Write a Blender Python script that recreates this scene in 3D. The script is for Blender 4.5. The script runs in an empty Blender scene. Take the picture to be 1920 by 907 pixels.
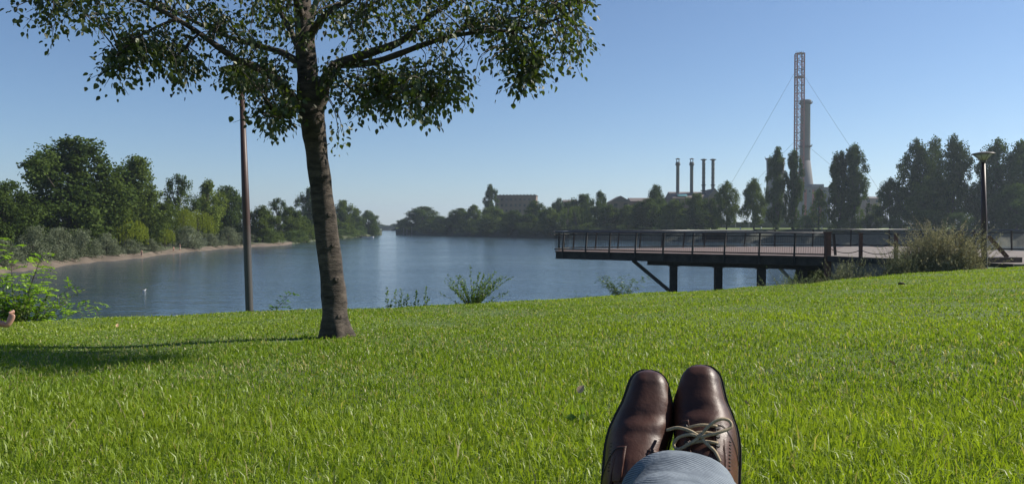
import bpy, math, random
import numpy as np
from mathutils import Vector, Matrix

# ------------------------------------------------------------------ camera
S = bpy.context.scene
COL = S.collection
CZ = 6.5                      # camera height above the water (water is z = 0)
F, W0, H0, HORIZON = 1450.0, 1920.0, 907.0, 425.0
PITCH = math.atan((H0 / 2 - HORIZON) / F)
cam = bpy.data.cameras.new('camera')
cam.sensor_width = 36.0
cam.lens = F / W0 * 36.0
cam.clip_start, cam.clip_end = 0.05, 9000.0
camo = bpy.data.objects.new('camera', cam)
COL.objects.link(camo)
camo.location = (0, 0, CZ)
camo.rotation_euler = (math.pi / 2 - PITCH, 0, 0)
S.camera = camo

# ------------------------------------------------------------------ light
SUN_AZ, SUN_EL = math.radians(74), math.radians(38)
world = bpy.data.worlds.new('World')
S.world = world
world.use_nodes = True
wn = world.node_tree
sky = wn.nodes.new('ShaderNodeTexSky')
sky.sky_type = 'NISHITA'
sky.sun_disc = False
sky.sun_elevation = SUN_EL
sky.sun_rotation = SUN_AZ
sky.altitude = 100
sky.air_density = 0.9
sky.dust_density = 0.15
sky.ozone_density = 5.5
bg = wn.nodes['Background']
bg.inputs[1].default_value = 0.071
wn.links.new(sky.outputs[0], bg.inputs[0])
sun = bpy.data.lights.new('sun', 'SUN')
sun.energy = 5.0
sun.angle = math.radians(0.53)
sun.color = (1.0, 0.93, 0.82)
suno = bpy.data.objects.new('sun', sun)
COL.objects.link(suno)
sdir = Vector((math.sin(SUN_AZ) * math.cos(SUN_EL), math.cos(SUN_AZ) * math.cos(SUN_EL), math.sin(SUN_EL)))
suno.rotation_euler = sdir.to_track_quat('Z', 'Y').to_euler()
suno.location = (40, 20, 60)
S.view_settings.view_transform = 'Standard'
S.view_settings.look = 'None'
S.view_settings.exposure = 0.68
S.view_settings.gamma = 1.0
S.render.engine = 'CYCLES'
S.cycles.use_denoising = True
S.cycles.max_bounces = 6
S.cycles.transparent_max_bounces = 8
S.cycles.volume_bounces = 0

# ------------------------------------------------------------------ helpers
CP, SP = math.cos(PITCH), math.sin(PITCH)
def ray(px, py):
    a, b = (px - W0 / 2) / F, -(py - H0 / 2) / F
    return Vector((a, CP + b * SP, -SP + b * CP))
def at(px, py, Y):
    d = ray(px, py)
    return Vector((0, 0, CZ)) + d * (Y / d.y)
def on_z(px, py, z):
    d = ray(px, py)
    return Vector((0, 0, CZ)) + d * ((z - CZ) / d.z)

def put(name, data, parent=None, loc=None):
    o = bpy.data.objects.new(name, data)
    COL.objects.link(o)
    if parent is not None:
        o.parent = parent
    if loc is not None:
        o.location = loc
    return o
def tag(o, label=None, cat=None, group=None, kind=None):
    if label: o['label'] = label
    if cat: o['category'] = cat
    if group: o['group'] = group
    if kind: o['kind'] = kind
    return o
def thing(name, label, cat, loc=(0, 0, 0), rz=0, group=None):
    o = put(name, None, None, loc)
    o.rotation_euler = (0, 0, rz)
    o.empty_display_size = 0.2
    return tag(o, label, cat, group)
def copy_tree(o, parent=None):
    c = o.copy()
    COL.objects.link(c)
    c.parent = parent
    for ch in o.children:
        copy_tree(ch, c)
    return c

class MB:
    """collects vertices and faces for one mesh"""
    def __init__(s):
        s.v, s.f, s.n = [], [], 0
    def add(s, v, f):
        s.v.extend([tuple(p) for p in v])
        s.f.extend([tuple(i + s.n for i in q) for q in f])
        s.n = len(s.v)
        return s
    def box(s, c, d, m=None):
        x, y, z = d[0] / 2, d[1] / 2, d[2] / 2
        vs = [Vector((i * x, j * y, k * z)) for i in (-1, 1) for j in (-1, 1) for k in (-1, 1)]
        if m is not None:
            vs = [m @ p for p in vs]
        c = Vector(c)
        return s.add([p + c for p in vs], [(0, 1, 3, 2), (4, 6, 7, 5), (0, 4, 5, 1), (2, 3, 7, 6), (0, 2, 6, 4), (1, 5, 7, 3)])
    def bar(s, a, b, w, h):
        a, b = Vector(a), Vector(b)
        d = (b - a)
        q = d.to_track_quat('Y', 'Z').to_matrix()
        return s.box((a + b) / 2, (w, d.length, h), q)
    def tube(s, pts, rad, n=8, cap=True, flat=1.0):
        pts = [Vector(p) for p in pts]
        if not hasattr(rad, '__len__'):
            rad = [rad] * len(pts)
        vs, fs = [], []
        up = None
        for i, p in enumerate(pts):
            t = (pts[min(i + 1, len(pts) - 1)] - pts[max(i - 1, 0)]).normalized()
            if up is None:
                up = t.orthogonal().normalized()
            up = (up - t * up.dot(t))
            up = up.normalized() if up.length > 1e-6 else t.orthogonal().normalized()
            si = t.cross(up)
            for k in range(n):
                a = 2 * math.pi * k / n
                vs.append(p + (up * math.cos(a) * flat + si * math.sin(a)) * rad[i])
        for i in range(len(pts) - 1):
            for k in range(n):
                a, b = i * n + k, i * n + (k + 1) % n
                fs.append((a, b, b + n, a + n))
        if cap:
            fs.append(tuple(range(n - 1, -1, -1)))
            fs.append(tuple((len(pts) - 1) * n + k for k in range(n)))
        return s.add(vs, fs)
    def lathe(s, prof, n=20, c=(0, 0, 0), cap=True):
        c = Vector(c)
        vs, fs = [], []
        for r, z in prof:
            for k in range(n):
                a = 2 * math.pi * k / n
                vs.append(c + Vector((r * math.cos(a), r * math.sin(a), z)))
        for i in range(len(prof) - 1):
            for k in range(n):
                a, b = i * n + k, i * n + (k + 1) % n
                fs.append((a, b, b + n, a + n))
        if cap:
            fs.append(tuple(range(n - 1, -1, -1)))
            fs.append(tuple((len(prof) - 1) * n + k for k in range(n)))
        return s.add(vs, fs)
    def prism(s, poly, z0, z1):
        n = len(poly)
        vs = [(x, y, z0) for x, y in poly] + [(x, y, z1) for x, y in poly]
        fs = [tuple(range(n - 1, -1, -1)), tuple(range(n, 2 * n))]
        fs += [(i, (i + 1) % n, n + (i + 1) % n, n + i) for i in range(n)]
        return s.add(vs, fs)
    def mesh(s, name, mat, smooth=False):
        me = bpy.data.meshes.new(name)
        me.from_pydata(s.v, [], s.f)
        me.validate()
        if mat is not None:
            me.materials.append(mat)
        if smooth:
            me.polygons.foreach_set('use_smooth', [True] * len(me.polygons))
        me.update()
        return me
    def build(s, name, mat, parent=None, smooth=False, loc=None):
        return put(name, s.mesh(name, mat, smooth), parent, loc)

def np_mesh(name, v, f, mat, attrs=None, smooth=False):
    """mesh from an (N,3) array and an (M,k) face array, with float point attributes"""
    me = bpy.data.meshes.new(name)
    k = f.shape[1]
    me.vertices.add(len(v)); me.loops.add(f.size); me.polygons.add(len(f))
    me.vertices.foreach_set('co', np.ascontiguousarray(v, np.float32).ravel())
    me.loops.foreach_set('vertex_index', np.ascontiguousarray(f, np.int32).ravel())
    me.polygons.foreach_set('loop_start', np.arange(0, f.size, k, dtype=np.int32))
    me.polygons.foreach_set('loop_total', np.full(len(f), k, np.int32))
    if smooth:
        me.polygons.foreach_set('use_smooth', np.ones(len(f), bool))
    for an, av in (attrs or {}).items():
        if av.ndim == 1:
            at_ = me.attributes.new(an, 'FLOAT', 'POINT')
            at_.data.foreach_set('value', np.ascontiguousarray(av, np.float32))
        else:
            at_ = me.attributes.new(an, 'FLOAT_COLOR', 'POINT')
            at_.data.foreach_set('color', np.ascontiguousarray(av, np.float32).ravel())
    me.materials.append(mat)
    me.update(calc_edges=True)
    return me

# ------------------------------------------------------------------ materials
def newmat(name):
    m = bpy.data.materials.new(name)
    m.use_nodes = True
    nt = m.node_tree
    nt.nodes.clear()
    out = nt.nodes.new('ShaderNodeOutputMaterial')
    return m, nt, out
def N(nt, t, **kw):
    n = nt.nodes.new(t)
    for k, v in kw.items():
        if k.startswith('i_'):
            n.inputs[k[2:].replace('_', ' ')].default_value = v
        else:
            setattr(n, k, v)
    return n
def ramp(nt, stops):
    r = nt.nodes.new('ShaderNodeValToRGB')
    e = r.color_ramp.elements
    while len(e) < len(stops):
        e.new(0.5)
    for i, (p, c) in enumerate(stops):
        e[i].position = p
        e[i].color = (*c, 1)
    return r
def surface(name, c1, c2, rough=0.8, scale=3.0, bump=0.3, bscale=None, metallic=0.0, detail=6, stretch=(1, 1, 1), dist=0.02, spec=0.5):
    """two-tone noise colour + noise bump"""
    m, nt, out = newmat(name)
    b = N(nt, 'ShaderNodeBsdfPrincipled', i_Roughness=rough, i_Metallic=metallic)
    b.inputs['Specular IOR Level'].default_value = spec
    tc = N(nt, 'ShaderNodeTexCoord')
    mp = N(nt, 'ShaderNodeMapping')
    mp.inputs['Scale'].default_value = stretch
    nt.links.new(tc.outputs['Object'], mp.inputs[0])
    n1 = N(nt, 'ShaderNodeTexNoise', i_Scale=scale, i_Detail=detail, i_Roughness=0.65)
    nt.links.new(mp.outputs[0], n1.inputs['Vector'])
    r = ramp(nt, [(0.3, c1), (0.7, c2)])
    nt.links.new(n1.outputs['Fac'], r.inputs[0])
    nt.links.new(r.outputs[0], b.inputs['Base Color'])
    n2 = N(nt, 'ShaderNodeTexNoise', i_Scale=bscale or scale * 4, i_Detail=detail, i_Roughness=0.7)
    nt.links.new(mp.outputs[0], n2.inputs['Vector'])
    bp = N(nt, 'ShaderNodeBump', i_Strength=bump, i_Distance=dist)
    nt.links.new(n2.outputs['Fac'], bp.inputs['Height'])
    nt.links.new(bp.outputs[0], b.inputs['Normal'])
    nt.links.new(b.outputs[0], out.inputs[0])
    return m
def foliage(name, dark, light, transl=0.35, tcol=(1.25, 1.3, 0.55), gloss=0.06, grough=0.4):
    """leaf: diffuse + light passing through + a weak gloss; each leaf has its own tone, each plant its own tint (object colour)"""
    m, nt, out = newmat(name)
    at_ = N(nt, 'ShaderNodeAttribute', attribute_name='tone')
    r = ramp(nt, [(0.0, dark), (1.0, light)])
    nt.links.new(at_.outputs['Fac'], r.inputs[0])
    oi = N(nt, 'ShaderNodeObjectInfo')
    mx = N(nt, 'ShaderNodeMix', data_type='RGBA', blend_type='MULTIPLY')
    mx.inputs['Factor'].default_value = 1.0
    nt.links.new(r.outputs[0], mx.inputs['A'])
    nt.links.new(oi.outputs['Color'], mx.inputs['B'])
    col = mx.outputs['Result']
    m2 = N(nt, 'ShaderNodeMix', data_type='RGBA', blend_type='MULTIPLY')
    m2.inputs['Factor'].default_value = 1.0
    m2.inputs['B'].default_value = (*tcol, 1)
    nt.links.new(col, m2.inputs['A'])
    d = N(nt, 'ShaderNodeBsdfDiffuse')
    t = N(nt, 'ShaderNodeBsdfTranslucent')
    g = N(nt, 'ShaderNodeBsdfGlossy', i_Roughness=grough)
    g.inputs['Color'].default_value = (1, 1, 1, 1)
    nt.links.new(col, d.inputs['Color'])
    nt.links.new(m2.outputs['Result'], t.inputs['Color'])
    s1 = N(nt, 'ShaderNodeMixShader')
    s1.inputs[0].default_value = transl
    nt.links.new(d.outputs[0], s1.inputs[1]); nt.links.new(t.outputs[0], s1.inputs[2])
    s2 = N(nt, 'ShaderNodeMixShader')
    s2.inputs[0].default_value = gloss
    nt.links.new(s1.outputs[0], s2.inputs[1]); nt.links.new(g.outputs[0], s2.inputs[2])
    nt.links.new(s2.outputs[0], out.inputs[0])
    return m

M = {}
M['bark'] = surface('bark', (0.010, 0.008, 0.0065), (0.115, 0.092, 0.073), 0.95, 9, 0.9, 22, stretch=(0.7, 0.7, 2.2), dist=0.025)
M['twig'] = surface('twig_bark', (0.035, 0.028, 0.02), (0.08, 0.065, 0.05), 0.9, 20, 0.5)
M['far_bark'] = surface('far_bark', (0.03, 0.025, 0.02), (0.09, 0.075, 0.055), 0.95, 2, 0.5)
M['concrete'] = surface('concrete', (0.11, 0.105, 0.10), (0.20, 0.19, 0.18), 0.9, 0.6, 0.3, 8)
M['stack'] = surface('stack_concrete', (0.10, 0.10, 0.102), (0.14, 0.14, 0.14), 0.9, 0.05, 0.1, 1.0, stretch=(1, 1, 0.3))
M['steel'] = surface('platform_steel', (0.026, 0.024, 0.021), (0.062, 0.054, 0.045), 0.7, 2.5, 0.2, 30, spec=0.25)
M['rust'] = surface('rusty_steel', (0.06, 0.03, 0.02), (0.14, 0.065, 0.04), 0.75, 3, 0.3, 30)
M['rail'] = surface('rail_steel', (0.06, 0.06, 0.065), (0.13, 0.13, 0.13), 0.38, 2.5, 0.1, 30, metallic=0.4)
M['deck'] = surface('deck_boards', (0.085, 0.056, 0.046), (0.155, 0.108, 0.09), 0.75, 1.2, 0.3, 9, stretch=(0.2, 3, 1))
M['paving'] = surface('paving', (0.12, 0.10, 0.09), (0.19, 0.16, 0.142), 0.9, 0.7, 0.25, 10)
M['wood'] = surface('dark_wood', (0.03, 0.02, 0.015), (0.08, 0.05, 0.035), 0.6, 4, 0.3, 30)
M['brick'] = surface('old_brick', (0.12, 0.085, 0.075), (0.2, 0.14, 0.12), 0.95, 0.12, 0.2, 2)
M['roof'] = surface('hall_roof', (0.085, 0.07, 0.065), (0.15, 0.12, 0.11), 0.85, 0.1, 0.2, 2)
M['redpaint'] = surface('red_steel', (0.20, 0.05, 0.038), (0.27, 0.07, 0.05), 0.6, 0.2, 0.05)
M['whitepaint'] = surface('white_steel', (0.6, 0.6, 0.6), (0.72, 0.72, 0.72), 0.6, 0.2, 0.05)
M['glass_dark'] = surface('window_dark', (0.02, 0.022, 0.025), (0.04, 0.042, 0.045), 0.25, 1, 0.05)
M['skylight'] = surface('skylight_green', (0.10, 0.26, 0.25), (0.16, 0.33, 0.31), 0.3, 0.5, 0.05)
M['wallpale'] = surface('pale_wall', (0.14, 0.138, 0.14), (0.19, 0.187, 0.187), 0.9, 0.15, 0.2, 2)
M['sand'] = surface('sand', (0.08, 0.062, 0.044), (0.14, 0.11, 0.082), 0.95, 0.35, 0.5, 3)
M['earth'] = surface('earth', (0.035, 0.045, 0.02), (0.075, 0.085, 0.035), 0.95, 0.3, 0.5, 3)
M['stone'] = surface('bank_stone', (0.016, 0.02, 0.012), (0.05, 0.055, 0.036), 0.95, 0.8, 0.8, 2, dist=0.3)
M['farlawn'] = surface('far_lawn', (0.10, 0.15, 0.025), (0.16, 0.22, 0.04), 0.95, 0.15, 0.4, 3)
M['lawn'] = surface('lawn_soil', (0.05, 0.085, 0.012), (0.095, 0.15, 0.022), 0.95, 2.0, 0.6, 40, dist=0.03)
M['skin'] = surface('skin', (0.38, 0.21, 0.15), (0.46, 0.27, 0.20), 0.5, 6, 0.1, 60, dist=0.003)
M['hair'] = surface('hair', (0.02, 0.014, 0.01), (0.05, 0.035, 0.025), 0.5, 30, 0.4)
M['white'] = surface('white_feather', (0.7, 0.7, 0.7), (0.8, 0.8, 0.8), 0.7, 8, 0.1)
M['yellow'] = surface('beak_yellow', (0.5, 0.3, 0.03), (0.6, 0.36, 0.05), 0.5, 8, 0.1)
M['cloth_dark'] = surface('dark_cloth', (0.02, 0.02, 0.025), (0.05, 0.05, 0.055), 0.9, 10, 0.3)
M['cloth_pale'] = surface('pale_cloth', (0.45, 0.44, 0.43), (0.58, 0.57, 0.56), 0.9, 10, 0.3)
M['cloth_red'] = surface('faded_red_cloth', (0.25, 0.08, 0.06), (0.34, 0.12, 0.09), 0.9, 10, 0.3)
M['lamp_glass'] = surface('lamp_glass', (0.42, 0.36, 0.27), (0.55, 0.48, 0.37), 0.25, 4, 0.05)
M['lamp_cap'] = surface('lamp_cap_paint', (0.10, 0.085, 0.075), (0.17, 0.15, 0.13), 0.5, 4, 0.1)
M['deadleaf'] = surface('dead_leaf', (0.42, 0.27, 0.14), (0.60, 0.42, 0.26), 0.8, 20, 0.3)
M['clod'] = surface('clod_earth', (0.02, 0.016, 0.012), (0.05, 0.04, 0.03), 0.95, 20, 0.8)
M['sole'] = surface('sole_rubber', (0.012, 0.010, 0.009), (0.025, 0.02, 0.018), 0.6, 20, 0.2, 120, dist=0.001)
M['lace'] = surface('lace_cord', (0.26, 0.20, 0.12), (0.42, 0.34, 0.22), 0.85, 200, 0.6, 700, dist=0.001)

def leather():
    m, nt, out = newmat('brown_leather')
    b = N(nt, 'ShaderNodeBsdfPrincipled', i_Roughness=0.4)
    b.inputs['Specular IOR Level'].default_value = 0.38
    tc = N(nt, 'ShaderNodeTexCoord')
    n1 = N(nt, 'ShaderNodeTexNoise', i_Scale=14.0, i_Detail=5.0)
    nt.links.new(tc.outputs['Object'], n1.inputs['Vector'])
    r = ramp(nt, [(0.3, (0.022, 0.0075, 0.005)), (0.74, (0.10, 0.034, 0.018))])
    nt.links.new(n1.outputs['Fac'], r.inputs[0])
    nt.links.new(r.outputs[0], b.inputs['Base Color'])
    v = N(nt, 'ShaderNodeTexVoronoi', i_Scale=420.0)
    nt.links.new(tc.outputs['Object'], v.inputs['Vector'])
    n2 = N(nt, 'ShaderNodeTexNoise', i_Scale=28.0, i_Detail=4.0)
    nt.links.new(tc.outputs['Object'], n2.inputs['Vector'])
    b1 = N(nt, 'ShaderNodeBump', i_Strength=0.12, i_Distance=0.0008)
    nt.links.new(v.outputs['Distance'], b1.inputs['Height'])
    b2 = N(nt, 'ShaderNodeBump', i_Strength=0.35, i_Distance=0.006)
    nt.links.new(n2.outputs['Fac'], b2.inputs['Height'])
    nt.links.new(b1.outputs[0], b2.inputs['Normal'])
    nt.links.new(b2.outputs[0], b.inputs['Normal'])
    rr = N(nt, 'ShaderNodeMapRange', i_To_Min=0.36, i_To_Max=0.62)
    nt.links.new(n2.outputs['Fac'], rr.inputs['Value'])
    nt.links.new(rr.outputs[0], b.inputs['Roughness'])
    nt.links.new(b.outputs[0], out.inputs[0])
    return m
M['leather'] = leather()
def denim():
    m, nt, out = newmat('washed_denim')
    b = N(nt, 'ShaderNodeBsdfPrincipled', i_Roughness=0.9)
    tc = N(nt, 'ShaderNodeTexCoord')
    w = N(nt, 'ShaderNodeTexWave', i_Scale=80.0, i_Distortion=0.6, bands_direction='DIAGONAL')
    nt.links.new(tc.outputs['Object'], w.inputs['Vector'])
    n1 = N(nt, 'ShaderNodeTexNoise', i_Scale=16.0, i_Detail=6.0)
    nt.links.new(tc.outputs['Object'], n1.inputs['Vector'])
    a = N(nt, 'ShaderNodeMath', operation='MULTIPLY_ADD')
    a.inputs[1].default_value = 0.36; a.inputs[2].default_value = 0.0
    nt.links.new(w.outputs['Fac'], a.inputs[0])
    ad = N(nt, 'ShaderNodeMath', operation='ADD')
    nt.links.new(a.outputs[0], ad.inputs[0]); nt.links.new(n1.outputs['Fac'], ad.inputs[1])
    r = ramp(nt, [(0.4, (0.04, 0.058, 0.082)), (1.0, (0.20, 0.235, 0.27))])
    nt.links.new(ad.outputs[0], r.inputs[0])
    nt.links.new(r.outputs[0], b.inputs['Base Color'])
    bp = N(nt, 'ShaderNodeBump', i_Strength=0.4, i_Distance=0.001)
    nt.links.new(w.outputs['Fac'], bp.inputs['Height'])
    b2 = N(nt, 'ShaderNodeBump', i_Strength=0.5, i_Distance=0.02)
    nt.links.new(n1.outputs['Fac'], b2.inputs['Height'])
    nt.links.new(bp.outputs[0], b2.inputs['Normal'])
    nt.links.new(b2.outputs[0], b.inputs['Normal'])
    nt.links.new(b.outputs[0], out.inputs[0])
    return m
M['denim'] = denim()
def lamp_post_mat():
    m, nt, out = newmat('lamp_post_paint_reflection')
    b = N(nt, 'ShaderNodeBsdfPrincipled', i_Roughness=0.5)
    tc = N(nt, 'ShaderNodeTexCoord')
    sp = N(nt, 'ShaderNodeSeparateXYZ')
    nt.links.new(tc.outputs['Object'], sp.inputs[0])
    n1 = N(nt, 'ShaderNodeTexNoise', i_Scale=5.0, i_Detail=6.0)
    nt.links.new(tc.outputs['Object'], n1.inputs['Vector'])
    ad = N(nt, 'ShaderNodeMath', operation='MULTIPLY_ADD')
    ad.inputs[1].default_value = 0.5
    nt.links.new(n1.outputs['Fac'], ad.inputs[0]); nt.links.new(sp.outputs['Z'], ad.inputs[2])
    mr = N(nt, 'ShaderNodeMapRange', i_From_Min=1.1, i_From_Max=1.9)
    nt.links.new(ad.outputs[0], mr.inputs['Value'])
    r = ramp(nt, [(0.0, (0.05, 0.047, 0.045)), (0.35, (0.05, 0.043, 0.04)), (0.8, (0.04, 0.019, 0.014)), (1.0, (0.045, 0.021, 0.016))])  # brown paint; grey reflection low on the post is put into the colour
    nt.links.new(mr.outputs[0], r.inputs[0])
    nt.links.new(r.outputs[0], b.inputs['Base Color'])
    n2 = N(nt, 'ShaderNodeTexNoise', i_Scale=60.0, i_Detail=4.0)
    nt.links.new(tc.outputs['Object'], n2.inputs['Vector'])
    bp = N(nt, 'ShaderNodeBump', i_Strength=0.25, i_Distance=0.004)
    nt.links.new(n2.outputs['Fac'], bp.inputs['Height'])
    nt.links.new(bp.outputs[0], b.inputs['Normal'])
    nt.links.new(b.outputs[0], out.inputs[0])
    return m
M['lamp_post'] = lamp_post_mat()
def water():
    m, nt, out = newmat('river_water')
    b = N(nt, 'ShaderNodeBsdfPrincipled', i_Roughness=0.1, i_IOR=1.333)
    b.inputs['Base Color'].default_value = (0.034, 0.060, 0.086, 1)
    tc = N(nt, 'ShaderNodeTexCoord')
    mp = N(nt, 'ShaderNodeMapping')
    mp.inputs['Rotation'].default_value = (0, 0, math.radians(20))
    mp.inputs['Scale'].default_value = (0.55, 1.0, 1.0)
    nt.links.new(tc.outputs['Object'], mp.inputs[0])
    n1 = N(nt, 'ShaderNodeTexNoise', i_Scale=1.6, i_Detail=3.0, i_Roughness=0.55)
    n2 = N(nt, 'ShaderNodeTexNoise', i_Scale=0.035, i_Detail=3.0)
    n3 = N(nt, 'ShaderNodeTexNoise', i_Scale=0.35, i_Detail=3.0)
    for n in (n1, n2, n3):
        nt.links.new(mp.outputs[0], n.inputs['Vector'])
    st = N(nt, 'ShaderNodeMapRange', i_From_Min=0.35, i_From_Max=0.65, i_To_Min=0.3, i_To_Max=1.0)   # calmer and rougher patches
    nt.links.new(n2.outputs['Fac'], st.inputs['Value'])
    bp = N(nt, 'ShaderNodeBump', i_Distance=0.12)
    nt.links.new(st.outputs[0], bp.inputs['Strength'])
    nt.links.new(n1.outputs['Fac'], bp.inputs['Height'])
    b3 = N(nt, 'ShaderNodeBump', i_Distance=0.2, i_Strength=0.6)
    nt.links.new(n3.outputs['Fac'], b3.inputs['Height'])
    nt.links.new(bp.outputs[0], b3.inputs['Normal'])
    nt.links.new(b3.outputs[0], b.inputs['Normal'])
    nt.links.new(b.outputs[0], out.inputs[0])
    return m
M['water'] = water()
def grass_mat():
    m, nt, out = newmat('grass_blade')
    a = N(nt, 'ShaderNodeAttribute', attribute_name='col')
    d = N(nt, 'ShaderNodeBsdfDiffuse')
    t = N(nt, 'ShaderNodeBsdfTranslucent')
    g = N(nt, 'ShaderNodeBsdfGlossy', i_Roughness=0.45)
    g.inputs['Color'].default_value = (1, 1, 1, 1)
    m2 = N(nt, 'ShaderNodeMix', data_type='RGBA', blend_type='MULTIPLY')
    m2.inputs['Factor'].default_value = 1.0
    m2.inputs['B'].default_value = (1.3, 1.3, 0.6, 1)
    nt.links.new(a.outputs['Color'], m2.inputs['A'])
    nt.links.new(a.outputs['Color'], d.inputs['Color'])
    nt.links.new(m2.outputs['Result'], t.inputs['Color'])
    s1 = N(nt, 'ShaderNodeMixShader'); s1.inputs[0].default_value = 0.45
    nt.links.new(d.outputs[0], s1.inputs[1]); nt.links.new(t.outputs[0], s1.inputs[2])
    s2 = N(nt, 'ShaderNodeMixShader'); s2.inputs[0].default_value = 0.022
    nt.links.new(s1.outputs[0], s2.inputs[1]); nt.links.new(g.outputs[0], s2.inputs[2])
    nt.links.new(s2.outputs[0], out.inputs[0])
    return m
M['grass'] = grass_mat()
M['leaf'] = foliage('tree_leaf', (0.022, 0.037, 0.009), (0.082, 0.108, 0.022), 0.44, gloss=0.035, grough=0.5)
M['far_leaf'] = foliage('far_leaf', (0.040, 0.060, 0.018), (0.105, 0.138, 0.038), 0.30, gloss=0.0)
M['bush_leaf'] = foliage('bush_leaf', (0.055, 0.095, 0.02), (0.13, 0.19, 0.04), 0.5, gloss=0.02)
M['willow_leaf'] = foliage('willow_leaf', (0.085, 0.105, 0.06), (0.20, 0.225, 0.15), 0.25, (1.1, 1.15, 0.8), gloss=0.0)
M['shrub_leaf'] = foliage('shrub_leaf', (0.11, 0.12, 0.065), (0.29, 0.30, 0.19), 0.25, (1.1, 1.1, 0.8), gloss=0.0)
# ------------------------------------------------------------------ the setting
rng = np.random.default_rng(7)
R = random.Random(11)
PZ = 5.1                                   # height of the platform deck and promenade
CREST_X = [-60, -20, -7.45, -4.4, 0, 3.57, 7.2, 11.9, 16.2, 17.9, 24, 60]
CREST_Y = [2, 7.0, 11.28, 12.93, 14.5, 16.9, 19.3, 23.3, 26.4, 27.0, 28.6, 29.5]
def crest(x):
    return np.interp(x, CREST_X, CREST_Y)
def wob(x, y):
    return 0.012 * np.sin(1.7 * x + 0.6 * y) + 0.012 * np.sin(0.9 * y - 1.3 * x + 2) + 0.006 * np.sin(3.1 * x + 2.3 * y)
def lawn_z(x, y):
    x, y = np.asarray(x, float), np.asarray(y, float)
    c = crest(x)
    dy = np.minimum(c - y, 22)
    z = PZ + 0.054 * dy
    z = z + 0.14 * np.exp(-((x - 0.2) ** 2 + (y - 0.6) ** 2) / 2.2 ** 2) + wob(x, y)
    k = np.clip((17.2 - x) / 1.2, 0, 1)
    q = (y - c - 0.5) / 0.35
    soft = 0.35 * np.logaddexp(0, q)
    z = z - 0.55 * soft * k
    flat = (1 - k) * np.clip(y - c, 0, 10) * 0.004
    z = np.where((x > 15.9) & (y > c), (PZ - 0.10 + wob(x, y) * .3) * (1 - k) + z * k - flat, z)
    return np.maximum(z, -1.5)

tag(MB().add([(-4000, -200, 0), (4000, -200, 0), (4000, 7000, 0), (-4000, 7000, 0)], [(0, 1, 2, 3)]).build('river_water', M['water']), kind='structure')

def grid_obj(name, X, Y, Z, mat, smooth=True):
    n, m = X.shape
    v = np.stack([X, Y, Z], -1).reshape(-1, 3)
    i = np.arange(n * m).reshape(n, m)
    f = np.stack([i[:-1, :-1], i[1:, :-1], i[1:, 1:], i[:-1, 1:]], -1).reshape(-1, 4)
    return put(name, np_mesh(name, v, f, mat, smooth=smooth))
xs = np.concatenate([np.linspace(-60, -12, 25), np.linspace(-11.6, 20, 130), np.linspace(21, 60, 40)])
ys = np.concatenate([np.linspace(-40, -3, 20), np.linspace(-2.7, 30, 150), np.linspace(31, 46, 16)])
X, Y = np.meshgrid(xs, ys, indexing='ij')
tag(grid_obj('lawn', X, Y, lawn_z(X, Y), M['lawn']), kind='structure')

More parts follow.
